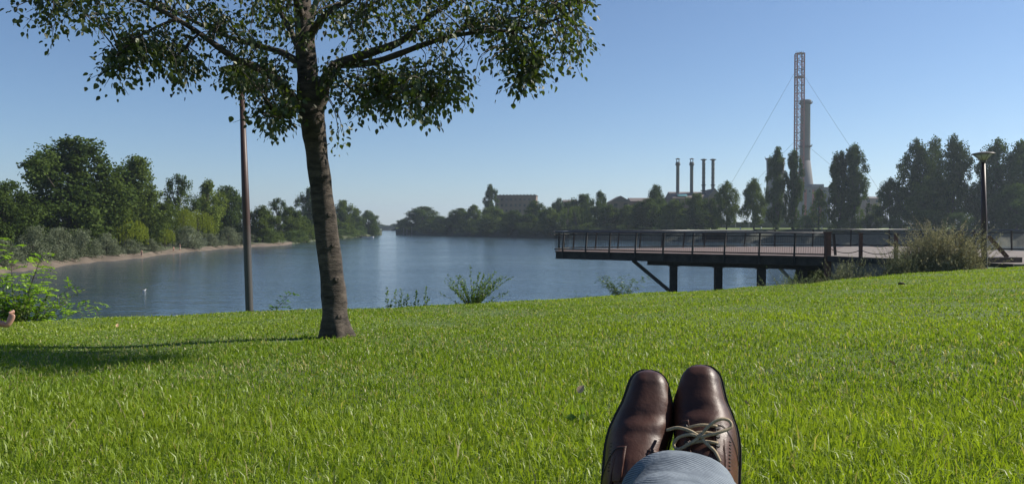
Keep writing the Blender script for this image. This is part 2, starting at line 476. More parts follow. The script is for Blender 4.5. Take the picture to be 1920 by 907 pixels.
# grass blades: one uncountable mass, denser and finer near the camera
def make_grass():
    n = 1050000
    r0, r1, A = 0.75, 33.0, math.radians(50)
    # pdf of r ~ r * density(r)
    rr = np.linspace(r0, r1, 4000)
    dens = np.where(rr < 2.6, 1.0, (2.6 / rr) ** 1.45)
    cdf = np.cumsum(rr * dens); cdf /= cdf[-1]
    r = np.interp(rng.random(n), cdf, rr)
    a = rng.uniform(-A, A, n)
    x, y = r * np.sin(a), r * np.cos(a)
    c = crest(x)
    ok = (y < c + np.where(x > 14, -0.2, 0.9)) & (np.hypot(x + 2.05, y - 7.05) > 0.13 + 0.1 * rng.random(len(x)))
    x, y, r = x[ok], y[ok], r[ok]
    clump = 0.5 + 0.25 * np.sin(2.1 * x + 1.3 * np.sin(1.7 * y)) + 0.25 * np.sin(2.6 * y + 1.9 * np.sin(1.1 * x + 1))
    fine = 0.5 + 0.5 * np.sin(9 * x + 3 * np.sin(5 * y)) * np.sin(8 * y + 2 * np.sin(6 * x))
    ok = rng.random(len(x)) < 0.55 + 0.45 * (0.5 * clump + 0.5 * fine)
    x, y, r, clump, fine = x[ok], y[ok], r[ok], clump[ok], fine[ok]
    n = len(x)
    z = lawn_z(x, y)
    h = rng.uniform(0.019, 0.044, n) * (0.7 + 0.4 * clump + 0.25 * fine) * rng.choice([1, 1, .8, 1.1, 1.5, 1, .9, 1.25, .7, 1, 1.9], n) * np.clip(1.12 - 0.055 * r, 0.62, 1)
    w = (0.0017 + 0.00046 * np.maximum(r - 1.2, 0)) * rng.uniform(0.6, 1.35, n)
    th = rng.uniform(0, 2 * np.pi, n)                 # blade facing
    lean = rng.uniform(0, 2 * np.pi, n)
    la = np.minimum(np.abs(rng.normal(0, 0.85, n)) + 0.2, 2.2)        # lean amount
    wx, wy = np.cos(th) * w, np.sin(th) * w
    lx, ly = np.cos(lean) * la, np.sin(lean) * la
    base = np.stack([x, y, z - 0.006], -1)
    side = np.stack([wx, wy, np.zeros(n)], -1)
    mid = base + np.stack([lx * h * 0.22, ly * h * 0.22, h * 0.62], -1)
    tip = base + np.stack([lx * h * 0.75, ly * h * 0.75, h * np.maximum(1.08 - 0.25 * la, 0.5)], -1)
    v = np.stack([base - side, base + side, mid + side * 0.75, mid - side * 0.75, tip], 1).reshape(-1, 3)
    o = (np.arange(n) * 5)[:, None]
    f = np.concatenate([o + np.array([[0, 1, 2]]), o + np.array([[0, 2, 3]]), o + np.array([[3, 2, 4]])], 0)
    t = rng.random(n)
    g1, g2 = np.array([0.095, 0.175, 0.010]), np.array([0.24, 0.315, 0.026])
    patch = np.clip(0.5 + 0.3 * np.sin(0.7 * x + 1.1 * np.sin(0.5 * y)) + 0.3 * np.sin(0.9 * y + x * 0.3), 0, 1)
    k = np.clip(0.42 * t + 0.43 * patch + 0.2 * clump - 0.03, 0, 1)[:, None]
    colr = g1 * (1 - k) + g2 * k
    dry = (rng.random(n) < 0.04 + 0.10 * (1 - patch) * (1 - clump) * 2)[:, None]
    colr = np.where(dry, np.array([0.40, 0.36, 0.17]) * rng.uniform(0.6, 1.1, (n, 1)), colr)
    col5 = np.repeat(colr, 5, 0)
    c4 = np.concatenate([col5, np.ones((len(col5), 1))], 1)
    o = put('grass', np_mesh('grass', v, f, M['grass'], {'col': c4}))
    tag(o, 'short bright green lawn grass with scattered dry blades', 'grass', kind='stuff')
    return n
print('grass blades', make_grass())

# ---- far banks, laid out from the waterlines seen across the river
LP = ([-900, -400, 0, 110, 265, 400, 530, 650, 712], [55, 75, 105, 126, 160, 219, 269, 428, 600])
RP = ([745, 880, 1040, 1250, 1400, 1640, 1920, 2400, 3200], [640, 523, 428, 349, 314, 285, 255, 215, 170])
def shore(px, side):
    return float(np.interp(px, *(LP if side == 'L' else RP)))
def px_dir(px):
    return (px - W0 / 2) / F
def strip(name, pxs, side, rows, mat):
    P = np.array(pxs, float)
    D = np.interp(P, *(LP if side == 'L' else RP))
    jit = 1.5 * np.sin(P * 0.11) + 1.1 * np.sin(P * 0.043 + 1)
    Ys = np.stack([D + jit + off for off, z in rows], 1)
    Xs = Ys * ((P - W0 / 2) / F)[:, None]
    Zs = np.stack([np.full(len(P), z) + (0.12 * np.sin(P * 0.19 + k) if 0 < k else 0) for k, (off, z) in enumerate(rows)], 1)
    o = grid_obj(name, Xs, Ys, Zs, mat)
    return tag(o, kind='structure')
def ground_z(side, off):
    if side == 'L':
        return float(np.interp(off, [-4, 5, 12, 60, 3000], [-0.6, 0.45, 1.0, 2.4, 3]))
    return float(np.interp(off, [-3, 4, 10, 60, 3000], [-0.6, 2.4, 5.0, 5.9, 6.0]))
lp = list(np.linspace(-900, 716, 160)); rp = list(np.linspace(742, 3200, 220))
lb_ = list(np.linspace(-900, 552, 150)); lw_ = list(np.linspace(548, 716, 30))
strip('beach_left_bank', lb_, 'L', [(-4, -0.6), (0, 0.0), (4, 0.45), (8, 0.85)], M['sand'])
strip('waterside_left_bank', lw_, 'L', [(-4, -0.6), (0, 0.3), (5, 0.7), (8, 0.9)], M['earth'])
strip('ground_left_bank', lp, 'L', [(7.8, 0.83), (30, 1.6), (60, 2.4), (400, 2.8), (3000, 3.0)], M['earth'])
strip('embankment_right_bank', rp, 'R', [(-3, -0.6), (0, 0.3), (4, 2.4), (10, 5.0)], M['stone'])
strip('ground_right_bank', rp, 'R', [(10, 4.98), (60, 5.9), (400, 6.0), (3000, 6.0)], M['farlawn'])
tag(MB().prism([(-420, 1340), (300, 1380), (300, 6500), (-2500, 6500)], -1, 1.2).build('ground_far_bank', M['earth']), kind='structure')

# ------------------------------------------------------------------ promenade + steel viewing platform
A_, B_, C_ = (2.5, 45.1), (14.9, 36.5), (16.6, 33.4)
E_, D_ = (3.6, 48.4), (16.9, 54.6)
G_ = (23.3, 54.3)
plaza_poly = [B_, C_, (17.3, 30.6), (18.6, 28.6), (24, 28.9), (70, 29.8), (70, 40), (31, 41.5), (28.6, 46), (27.8, 54.0), G_]
prom = thing('promenade', None, None)
del_keys = [k for k in ('label', 'category') if k in prom]
prom['kind'] = 'structure'
MB().prism(plaza_poly, PZ - 0.12, PZ + 0.02).build('paving', M['paving'], prom)
inner = [(x + (0.12 if x < 20 else -0.1), y) for x, y in plaza_poly]
MB().prism(inner, -1.2, PZ - 0.121).build('abutment_wall', M['concrete'], prom)
edge = [B_, C_, (17.3, 30.6), (18.6, 28.6)]
for a, b in zip(edge[:-1], edge[1:]):
    a, b = Vector((*a, 0)), Vector((*b, 0))
    nrm = Vector((b.y - a.y, a.x - b.x, 0)).normalized() * 0.06
    MB().bar(a + nrm + Vector((0, 0, PZ - 0.1)), b + nrm + Vector((0, 0, PZ - 0.1)), 0.10, 0.26).build('edge_kerb', M['steel'], prom)

plat = thing('viewing_platform', 'long dark steel viewing platform jutting out over the river on square pillars', 'platform', (A_[0], A_[1], 0))
PL = Vector((A_[0], A_[1], 0))
def P3(p, z):
    return Vector((p[0], p[1], z)) - PL
def lerp(a, b, t):
    return (a[0] + (b[0] - a[0]) * t, a[1] + (b[1] - a[1]) * t)
deckpoly = [A_, B_, (G_[0] - .02, G_[1]), D_, E_]
MB().prism([(x - PL.x, y - PL.y) for x, y in deckpoly], PZ - 0.06, PZ).build('deck', M['deck'], plat)
nearn = Vector((B_[1] - A_[1], A_[0] - B_[0], 0)).normalized()      # outward from the near edge
def inset(p, d):
    return (p[0] - nearn.x * d, p[1] - nearn.y * d)
# beams (I-sections: web + flanges)
def ibeam(name, a, b, z_top, depth, width):
    m = MB()
    m.bar(P3(a, z_top - depth / 2), P3(b, z_top - depth / 2), 0.03, depth - 0.05)
    m.bar(P3(a, z_top - 0.0125), P3(b, z_top - 0.0125), width, 0.025)
    m.bar(P3(a, z_top - depth + 0.0125), P3(b, z_top - depth + 0.0125), width, 0.025)
    return m.build(name, M['steel'], plat)
ibeam('edge_beam', inset(A_, 0.12), inset(B_, 0.12), PZ - 0.065, 0.40, 0.16)
ibeam('edge_beam', (E_[0], E_[1] - 0.15), (D_[0], D_[1] - 0.15), PZ - 0.065, 0.40, 0.16)
ibeam('edge_beam', (A_[0] + 0.25, A_[1] + 0.1), (E_[0] + 0.2, E_[1] - 0.3), PZ - 0.065, 0.40, 0.16)
ibeam('lower_beam', inset(lerp(A_, B_, 0.37), 0.6), inset(lerp(A_, B_, 0.99), 0.6), PZ - 0.47, 0.22, 0.2)
pil_px = [1263, 1347, 1428, 1505]
def along(px, d):
    """point at image column px on the near edge moved in by d"""
    a, b = inset(A_, d), inset(B_, d)
    k = px_dir(px)
    t = (k * a[1] - a[0]) / ((b[0] - a[0]) - k * (b[1] - a[1]))
    return lerp(a, b, t)
for px in pil_px:
    p = along(px, 0.6)
    m = MB()
    m.bar(P3(p, -1.5), P3(p, PZ - 0.70), 0.36, 0.36)
    m.bar(P3(p, PZ - 0.72), P3(p, PZ - 0.695), 0.5, 0.5)
    m.build('pillar', M['steel'], plat)
    q = (p[0] * (1 + 6.0 / p[1]), p[1] + 6.0)
    MB().bar(P3(q, -1.5), P3(q, PZ - 0.47), 0.36, 0.36).build('pillar', M['steel'], plat)
    MB().bar(P3(p, PZ - 0.57) + Vector((0.07, 0.2, 0)), P3(q, PZ - 0.57), 0.18, 0.2).build('cross_beam', M['steel'], plat)
MB().bar(P3(along(1187, 0.6), PZ - 0.46), P3(along(1262, 0.6), PZ - 2.2), 0.16, 0.16).build('brace', M['steel'], plat)
MB().bar(P3(along(1455, 0.9), PZ - 0.46), P3(along(1503, 0.9), PZ - 1.75), 0.13, 0.13).build('brace', M['rail'], plat)
# railings
def railing(a, b, ts, hrail, out, parent, base, bal=True, balstep=0.11, mat_post='steel', tilt=0.10, zoff=PZ):
    a3, b3 = Vector((*a, 0)) - base, Vector((*b, 0)) - base
    d = (b3 - a3); L = d.length; d.normalize()
    o = Vector(out).normalized()
    for t in ts:
        p = a3 + d * L * t + Vector((0, 0, zoff))
        m = MB()
        m.bar(p + o * 0.06 - Vector((0, 0, 0.42)), p + o * 0.06, 0.09, 0.07)
        m.bar(p + o * 0.06, p - o * tilt + Vector((0, 0, hrail - 0.03)), 0.085, 0.06)
        m.build('railing_post', M[mat_post], parent)
    top = Vector((0, 0, hrail + zoff)) - o * tilt
    MB().tube([a3 + top - d * 0.15, b3 + top + d * 0.1], 0.038, 8).build('handrail', M['rail'], parent, True)
    mid = Vector((0, 0, hrail - 0.16 + zoff)) - o * (tilt * 0.85)
    MB().bar(a3 + mid, b3 + mid, 0.03, 0.045).build('upper_rail', M['steel'], parent)
    low = Vector((0, 0, 0.09 + zoff)) + o * 0.02
    MB().bar(a3 + low, b3 + low, 0.04, 0.07).build('lower_rail', M['steel'], parent)
    if bal:
        n = int(L / balstep)
        m = MB()
        for i in range(1, n):
            q = a3 + d * (L * i / n)
            m.tube([q + low, q + mid], 0.006, 4, False)
        tag(m.build('baluster_infill', M['steel'], parent), kind='stuff')
tn = []
for px in (1056, 1099, 1143, 1192, 1244, 1299, 1359, 1424, 1490):
    p = along(px, 0)
    tn.append((p[0] - A_[0]) / (B_[0] - A_[0]))
railing(A_, B_, tn, 1.10, nearn, plat, PL)
farn = Vector((-(D_[1] - E_[1]), D_[0] - E_[0], 0)).normalized()
railing(E_, D_, [0.02, 0.13, 0.245, 0.36, 0.48, 0.60, 0.72, 0.84, 0.96], 1.14, farn, plat, PL)
endn = Vector((-(E_[1] - A_[1]), E_[0] - A_[0], 0)).normalized()
railing(A_, E_, [0.33, 0.66], 1.10, endn, plat, PL, tilt=-0.06)
# thick end post of the platform
m = MB(); p = B_
m.bar(P3(p, PZ - 0.95), P3(p, PZ + 1.12), 0.24, 0.24)
m.bar(P3(p, PZ + 1.12), P3(p, PZ + 1.16), 0.30, 0.30)
m.build('end_post', M['rust'], plat)
p = (B_[0] + 0.75, B_[1] + 0.9)
MB().bar(P3(p, PZ), P3((p[0] - 0.1, p[1]), PZ + 1.05), 0.1, 0.1).build('gate_post', M['steel'], plat)

# chain barrier along the promenade edge
cb = thing('chain_barrier', 'brown posts with two drooping chains beside the grey abutment', 'barrier', (B_[0], B_[1], PZ))
base = Vector((B_[0], B_[1], PZ))
cposts = []
for px, y in ((1614, 34.9), (1680, 33.3)):
    cposts.append(Vector((px_dir(px) * y, y, PZ)) - base)
cposts.append(Vector((17.6, 30.3, PZ)) - base)
for p in cposts:
    m = MB()
    m.bar(p - Vector((0, 0, 0.35)), p + Vector((0, 0, 1.1)), 0.13, 0.13)
    m.bar(p + Vector((0, 0, 1.1)), p + Vector((0, 0, 1.125)), 0.17, 0.17)
    m.build('post', M['rust'], cb)
pp = [Vector((0.14, -0.1, 0))] + cposts
for a, b in zip(pp[:-1], pp[1:]):
    for zz in (0.35, 0.68):
        n = 13
        pts = [a.lerp(b, i / (n - 1)) + Vector((0, 0, zz - 0.16 * (1 - (2 * i / (n - 1) - 1) ** 2))) for i in range(n)]
        MB().tube(pts, 0.018, 6).build('chain', M['steel'], cb)
    MB().bar(a + Vector((0, 0, 1.07)), b + Vector((0, 0, 1.07)), 0.03, 0.03).build('top_rail', M['steel'], cb)

# quay railing on the far side of the promenade
qr = thing('quay_railing', 'long grey tubular railing along the water edge of the promenade', 'railing', (D_[0], D_[1], 0))
QB = Vector((D_[0], D_[1], 0))
qpath = [(17.2, 54.5), (27.6, 53.8), (28.4, 46), (30.8, 41.6), (42, 40.6), (69, 39.6)]
for a, b in zip(qpath[:-1], qpath[1:]):
    L = math.dist(a, b)
    n = max(1, round(L / 2.6))
    o = Vector((-(b[1] - a[1]), b[0] - a[0], 0)).normalized()
    railing(a, b, [(i + 0.5) / n for i in range(n)], 1.18, o, qr, QB, bal=False, tilt=0.0, zoff=PZ + 0.02)

# bench on the platform
bp_ = on_z(1340, 463, PZ)
bench = thing('park_bench', 'dark slatted park bench standing on the viewing platform', 'bench', (bp_.x, bp_.y, PZ), math.radians(-12))
for i in range(4):
    MB().box((0, -0.22 + i * 0.125, 0.44), (1.7, 0.1, 0.035)).build('seat_slat', M['wood'], bench)
for i in range(4):
    MB().box((0, 0.27 + i * 0.03, 0.55 + i * 0.115), (1.7, 0.03, 0.095), Matrix.Rotation(-0.25, 3, 'X')).build('backrest_slat', M['wood'], bench)
for sx in (-0.72, 0.72):
    m = MB()
    m.tube([(sx, -0.27, 0), (sx, -0.25, 0.25), (sx, -0.24, 0.42), (sx, 0.2, 0.41), (sx, 0.3, 0.6), (sx, 0.40, 0.93)], 0.025, 6)
    m.tube([(sx, 0.16, 0.41), (sx, 0.26, 0.2), (sx, 0.34, 0)], 0.025, 6)
    m.build('leg', M['steel'], bench)
    MB().tube([(sx, -0.26, 0.42), (sx, -0.27, 0.6), (sx, -0.2, 0.66), (sx, 0.33, 0.66)], 0.022, 6).build('armrest', M['steel'], bench)

# leaning beam on a low block at the right end of the promenade
lb = on_z(1885, 492, PZ + 0.02)
ls = thing('leaning_beam', 'rusty steel beam leaning on a low dark block by the right lamp post', 'beam', (lb.x, lb.y, PZ + 0.02))
MB().box((-0.1, 0.2, 0.1), (1.5, 0.55, 0.2), Matrix.Rotation(0.15, 3, 'Z')).build('block', M['wood'], ls)
MB().bar((0.2, 0.2, 0.2), (-0.45, 0.35, 1.0), 0.16, 0.12).build('beam', M['rust'], ls)
MB().tube([(-0.45, 0.35, 1.0), (-0.75, 0.38, 1.1), (-1.0, 0.4, 1.08)], 0.05, 8).build('pipe', M['steel'], ls)

# ------------------------------------------------------------------ lamps
def lamp(px, back, label, lean, hgt, post_r):
    k, y = px_dir(px), 12.0
    for _ in range(80):                      # just inside the lawn's edge, in that column
        y += 0.5 * (float(crest(k * y)) - back - y)
    p = Vector((k * y, y, 0))
    t = thing('street_lamp', label, 'lamp', (p.x, p.y, float(lawn_z(p.x, p.y)) - 0.05), group='park lamps with flared heads')
    t.rotation_euler = (0, lean, 0)
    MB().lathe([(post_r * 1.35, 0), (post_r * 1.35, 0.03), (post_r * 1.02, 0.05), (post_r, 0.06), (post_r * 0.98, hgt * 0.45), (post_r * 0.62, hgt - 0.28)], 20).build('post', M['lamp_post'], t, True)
    MB().lathe([(0.05, hgt - 0.28), (0.10, hgt - 0.27), (0.105, hgt - 0.24), (0.075, hgt - 0.22)], 20).build('collar', M['lamp_cap'], t, True)
    MB().lathe([(0.09, hgt - 0.22), (0.16, hgt - 0.14), (0.29, hgt - 0.02)], 24).build('lamp_shade', M['lamp_glass'], t, True)
    for k in range(8):
        a = k * math.pi / 4
        MB().tube([(0.092 * math.cos(a), 0.092 * math.sin(a), hgt - 0.22), (0.165 * math.cos(a), 0.165 * math.sin(a), hgt - 0.14), (0.298 * math.cos(a), 0.298 * math.sin(a), hgt - 0.02)], 0.009, 5).build('rib', M['lamp_cap'], t)
    MB().lathe([(0.30, hgt - 0.02), (0.35, hgt - 0.015), (0.355, hgt + 0.01), (0.30, hgt + 0.035), (0.08, hgt + 0.075), (0.0, hgt + 0.08)], 28).build('cap', M['lamp_cap'], t, True)
    return p
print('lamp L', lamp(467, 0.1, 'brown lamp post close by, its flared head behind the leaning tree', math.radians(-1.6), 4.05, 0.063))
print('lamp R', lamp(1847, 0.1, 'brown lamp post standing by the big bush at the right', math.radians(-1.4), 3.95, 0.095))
# ------------------------------------------------------------------ foliage builders
def leaf_quads(cen, nrm, size, aspect, tone, g, droop=0.0, along=None):
    """diamond leaves: centre, facing, length, width/length"""
    n = len(cen)
    if along is None:
        along = g.normal(size=(n, 3))
    nrm = nrm / (np.linalg.norm(nrm, axis=1, keepdims=True) + 1e-9)
    al = along - nrm * (along * nrm).sum(1, keepdims=True)
    al /= np.linalg.norm(al, axis=1, keepdims=True) + 1e-9
    si = np.cross(nrm, al)
    L = (size / 2)[:, None]; Wd = (size * aspect / 2)[:, None]
    v = np.stack([cen - al * L, cen + si * Wd - al * L * 0.15, cen + al * L, cen - si * Wd - al * L * 0.15], 1).reshape(-1, 3)
    f = (np.arange(n) * 4)[:, None] + np.array([[0, 1, 2, 3]])
    return v, f, np.repeat(tone, 4)
def rdir(g, n):
    u = g.normal(size=(n, 3))
    return u / np.linalg.norm(u, axis=1, keepdims=True)

def crown_from_clumps(clumps, leaves_per, size, aspect, g, updroop=0.35, shell=0.45):
    cs, ns, ts, sz = [], [], [], []
    for c, r, tone in clumps:
        r = np.array(r) if hasattr(r, '__len__') else np.array([r, r, r])
        k = max(6, int(leaves_per * (np.prod(r) ** (2 / 3))))
        u = rdir(g, k)
        rad = g.random(k) ** shell
        lump = 1 + 0.25 * np.sin(5 * u[:, 0] + c[0]) * np.sin(4 * u[:, 1] + c[1]) + 0.2 * np.sin(6 * u[:, 2] + c[2])
        p = np.array(c) + u * (rad * lump)[:, None] * r
        cs.append(p)
        ns.append(u * 0.7 + rdir(g, k) * 0.9 + np.array([0, 0, updroop]))
        ts.append(np.clip(tone + g.normal(0, 0.22, k), 0, 1))
        sz.append(size * g.uniform(0.6, 1.4, k))
    return np.concatenate(cs), np.concatenate(ns), np.concatenate(sz), np.concatenate(ts)

class Kind:
    pass
KINDS = {}
def make_kind(key, H, Wd, profile, nclump, clump_r, leaves, lsize, seed, mat='far_leaf', trunk_h=0.2, trunk_r=0.018, vert=1.0, aspect=0.7, extra=None, limbs=14, low=0.12):
    g = np.random.default_rng(seed)
    cl = []
    zs = g.uniform(low, 0.97, nclump * 3)
    lobes = [(g.uniform(0, 2 * np.pi), g.uniform(0.1, 0.24), g.integers(2, 5)) for _ in range(3)]
    i = 0
    for z in zs:
        if i >= nclump: break
        rmax = profile(z)
        if g.random() > 0.25 + 0.75 * rmax: continue
        a = g.uniform(0, 2 * np.pi)
        lob = 1 + sum(am * math.sin(k * a + ph + 3.0 * z) for ph, am, k in lobes)
        rr = rmax * lob * Wd / 2 * (g.uniform(0.15, 1.0) ** 0.55)
        r = clump_r * g.uniform(0.6, 1.35)
        rr = max(0, rr - r * 0.5)
        cl.append(((rr * math.cos(a), rr * math.sin(a), z * H - r * 0.3), (r, r, r * vert), g.uniform(0.15, 0.85)))
        i += 1
    c, n, s, t = crown_from_clumps(cl, leaves, lsize, aspect, g)
    if extra is not None:
        c2, n2, s2, t2 = extra(g, H, Wd)
        c, n, s, t = np.concatenate([c, c2]), np.concatenate([n, n2]), np.concatenate([s, s2]), np.concatenate([t, t2])
    v, f, tone = leaf_quads(c, n, s, aspect, t, g)
    k = Kind()
    k.H, k.W = H, Wd
    k.crown = np_mesh('crown', v, f, M[mat], {'tone': tone})
    m = MB()
    tr = H * trunk_r
    m.tube([(0, 0, -0.5), (0.02 * H * g.normal(), 0.02 * H * g.normal(), trunk_h * H), (0, 0, 0.55 * H), (0, 0, 0.85 * H)], [tr * 1.3, tr, tr * 0.6, tr * 0.15], 8)
    for (p, r, _) in cl[:limbs]:
        z0 = max(trunk_h * H * 0.9, p[2] * 0.55)
        mid = Vector(p) * 0.5 + Vector((0, 0, z0)) * 0.45
        m.tube([(0, 0, z0), mid, p], [tr * 0.45, tr * 0.28, tr * 0.08], 5, False)
    k.trunk = m.mesh('trunk', M['far_bark'], True)
    k.n = len(f)
    KINDS[key] = k

def prof_broad(z):
    return max(0.0, math.sin(math.pi * min(1, max(0, (z + 0.10) / 1.12)) ** 0.85)) ** 0.6
def prof_poplar(z):
    return float(np.interp(z, [0, .1, .3, .6, .82, .93, 1], [.45, .75, 1, 1, .85, .6, .3]))
def prof_tall(z):
    return 0.45 + 0.55 * math.sin(math.pi * min(1, z) ** 1.1) if z < 0.88 else 0.38
def prof_dome(z):
    return math.sqrt(max(0, 1 - (z * 0.98) ** 2)) * 0.95 + 0.05
def prof_cone(z):
    return max(0.12, 1.02 - z) ** 0.7
def weep(g, H, Wd):
    k = 150
    c, n, s, t = [], [], [], []
    for _ in range(k):
        a, rr = g.uniform(0, 2 * np.pi), Wd / 2 * g.uniform(0.45, 1.05)
        z0 = H * (0.55 + 0.4 * math.sqrt(max(0, 1 - (rr / Wd * 1.9) ** 2)))
        L = g.uniform(0.3, 0.8) * z0
        q = int(L / 0.16)
        zz = z0 - np.linspace(0, L, q)
        bul = 1 + 0.06 * np.linspace(0, 1, q)
        c.append(np.stack([rr * math.cos(a) * bul + g.normal(0, .06, q), rr * math.sin(a) * bul + g.normal(0, .06, q), zz], -1))
        n.append(rdir(g, q) * np.array([1, 1, 0.25])); s.append(g.uniform(0.25, 0.5, q)); t.append(np.clip(g.uniform(0.3, 0.9) + g.normal(0, .15, q), 0, 1))
    return np.concatenate(c), np.concatenate(n), np.concatenate(s), np.concatenate(t)
make_kind('broad_a', 20, 16, prof_broad, 150, 1.8, 60, 0.5, 1, low=0.02)
make_kind('broad_b', 20, 15, prof_broad, 120, 1.9, 58, 0.5, 2, low=0.05)
make_kind('broad_c', 18, 17, prof_dome, 130, 1.75, 60, 0.48, 3, trunk_h=0.15, low=0.0)
make_kind('park', 20, 15, prof_broad, 120, 1.6, 66, 0.48, 15, low=0.16)
make_kind('tall', 22, 14, prof_tall, 100, 1.6, 62, 0.5, 4, vert=1.35, low=0.1)
make_kind('open', 20, 14, prof_broad, 60, 1.5, 60, 0.48, 5, low=0.25, trunk_h=0.3, limbs=40)
make_kind('poplar_a', 24, 6.5, prof_poplar, 140, 0.85, 150, 0.4, 6, vert=2.1, low=0.07)
make_kind('poplar_b', 24, 7.5, prof_poplar, 150, 0.9, 150, 0.4, 7, vert=2.0, low=0.07)
make_kind('cypress', 20, 5, prof_cone, 75, 0.8, 120, 0.4, 8, vert=2.2, low=0.04)
make_kind('young', 9, 6, prof_broad, 60, 0.85, 90, 0.32, 9, low=0.24, trunk_h=0.25)
make_kind('willow_shrub', 6, 8, prof_dome, 80, 0.75, 150, 0.30, 10, mat='willow_leaf', vert=1.3, low=0.0, aspect=0.35, trunk_h=0.1)
make_kind('willow_shrub_b', 6, 7, prof_dome, 70, 0.8, 150, 0.30, 12, mat='willow_leaf', vert=1.2, low=0.0, aspect=0.35, trunk_h=0.1)
make_kind('weeping', 9, 8, prof_dome, 26, 0.9, 60, 0.4, 13, extra=weep, low=0.5, aspect=0.3)
print('kind leaves', {k: v.n for k, v in KINDS.items()})

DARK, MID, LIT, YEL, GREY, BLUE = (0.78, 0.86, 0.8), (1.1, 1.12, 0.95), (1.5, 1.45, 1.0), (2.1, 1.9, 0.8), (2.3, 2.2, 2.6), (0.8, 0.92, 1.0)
def plant_at(name, kind, p, h, w, label, cat, tint, group=None):
    k = KINDS[kind]
    t = thing(name, label, cat, p, R.uniform(0, 6.28), group)
    t.scale = (w / k.W, w / k.W, h / k.H)
    put('trunk', k.trunk, t)
    c = put('crown', k.crown, t)
    if kind.startswith('willow_shrub'):
        tint = {GREY: (1, 1, 1), LIT: (.75, .9, .4), MID: (.55, .7, .35), DARK: (.36, .44, .26)}.get(tint, tint)
    j = R.uniform(0.9, 1.1)
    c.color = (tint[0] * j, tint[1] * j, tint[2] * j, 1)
    return t
def plant(side, name, kind, px, top, wpx, off, tint, label, cat='tree', group=None, Y=None):
    D = Y if Y else shore(px, side) + off
    gz = ground_z(side, off)
    base_py = HORIZON + (CZ - gz) * F / D
    h = (base_py - top) / F * D * 1.02
    wpx = wpx * (1.14 if px < 1330 else 0.98)
    plant_at(name, kind, (px_dir(px) * D, D, gz), h, wpx / F * D, label, cat, tint, group)
GL, GR = 'trees along the left bank', 'trees along the right bank'
L_TREES = [
 ('broad_tree', 'broad_c', 8, 338, 130, 36, DARK, 'dark leafy tree cut by the left edge of the photo, behind the willow shrubs'),
 ('broad_tree', 'broad_c', -110, 330, 150, 36, DARK, 'dark tree beyond the left edge of the photo on the left bank'),
 ('broad_tree', 'broad_b', 60, 372, 80, 44, DARK, 'low dark tree between the left edge tree and the tallest tree'),
 ('tall_tree', 'broad_a', 132, 258, 182, 34, DARK, 'tallest and widest dark green tree on the left bank'),
 ('broad_tree', 'broad_b', 255, 294, 112, 34, MID, 'mid green tree just right of the tallest tree on the left bank'),
 ('broad_tree', 'broad_a', 205, 345, 80, 26, MID, 'lower tree filling the gap under the two tallest left bank trees'),
 ('dark_tree', 'open', 334, 328, 62, 44, DARK, 'dark open crowned tree standing alone above the left bank willows'),
 ('broad_tree', 'broad_b', 300, 380, 80, 36, MID, 'rounded green tree in front of the dark open crowned one'),
 ('light_tree', 'tall', 390, 341, 62, 34, LIT, 'pale green tall tree left of the near lamp post'),
 ('broad_tree', 'broad_a', 430, 349, 66, 44, DARK, 'dark green tree directly left of the near lamp post'),
 ('broad_tree', 'broad_c', 492, 385, 62, 20, MID, 'rounded tree just right of the near lamp post'),
 ('flat_tree', 'open', 522, 372, 46, 60, DARK, 'dark flat topped tree behind the rounded ones right of the lamp post'),
 ('broad_tree', 'broad_b', 545, 388, 52, 30, MID, 'green tree midway between lamp post and leaning trunk on the left bank'),
 ('broad_tree', 'broad_a', 580, 352, 44, 60, DARK, 'tall dark tree half hidden by the leaning trunk, left side'),
 ('broad_tree', 'broad_c', 566, 405, 48, 14, MID, 'low rounded tree at the waterline left of the leaning trunk'),
 ('broad_tree', 'broad_b', 610, 390, 44, 30, DARK, 'tree hidden mostly behind the leaning trunk'),
 ('broad_tree', 'broad_a', 645, 375, 44, 30, MID, 'green tree just right of the leaning trunk on the left bank'),
 ('broad_tree', 'broad_b', 668, 391, 32, 30, DARK, 'dark tree second from the tip of the left bank'),
 ('broad_tree', 'broad_c', 691, 394, 40, 18, DARK, 'last dark tree at the tip of the left bank'),
]
for n_, k_, px, top, w, off, tint, lab in L_TREES:
    plant('L', n_, k_, px, top, w, off, tint, lab, group=GL)
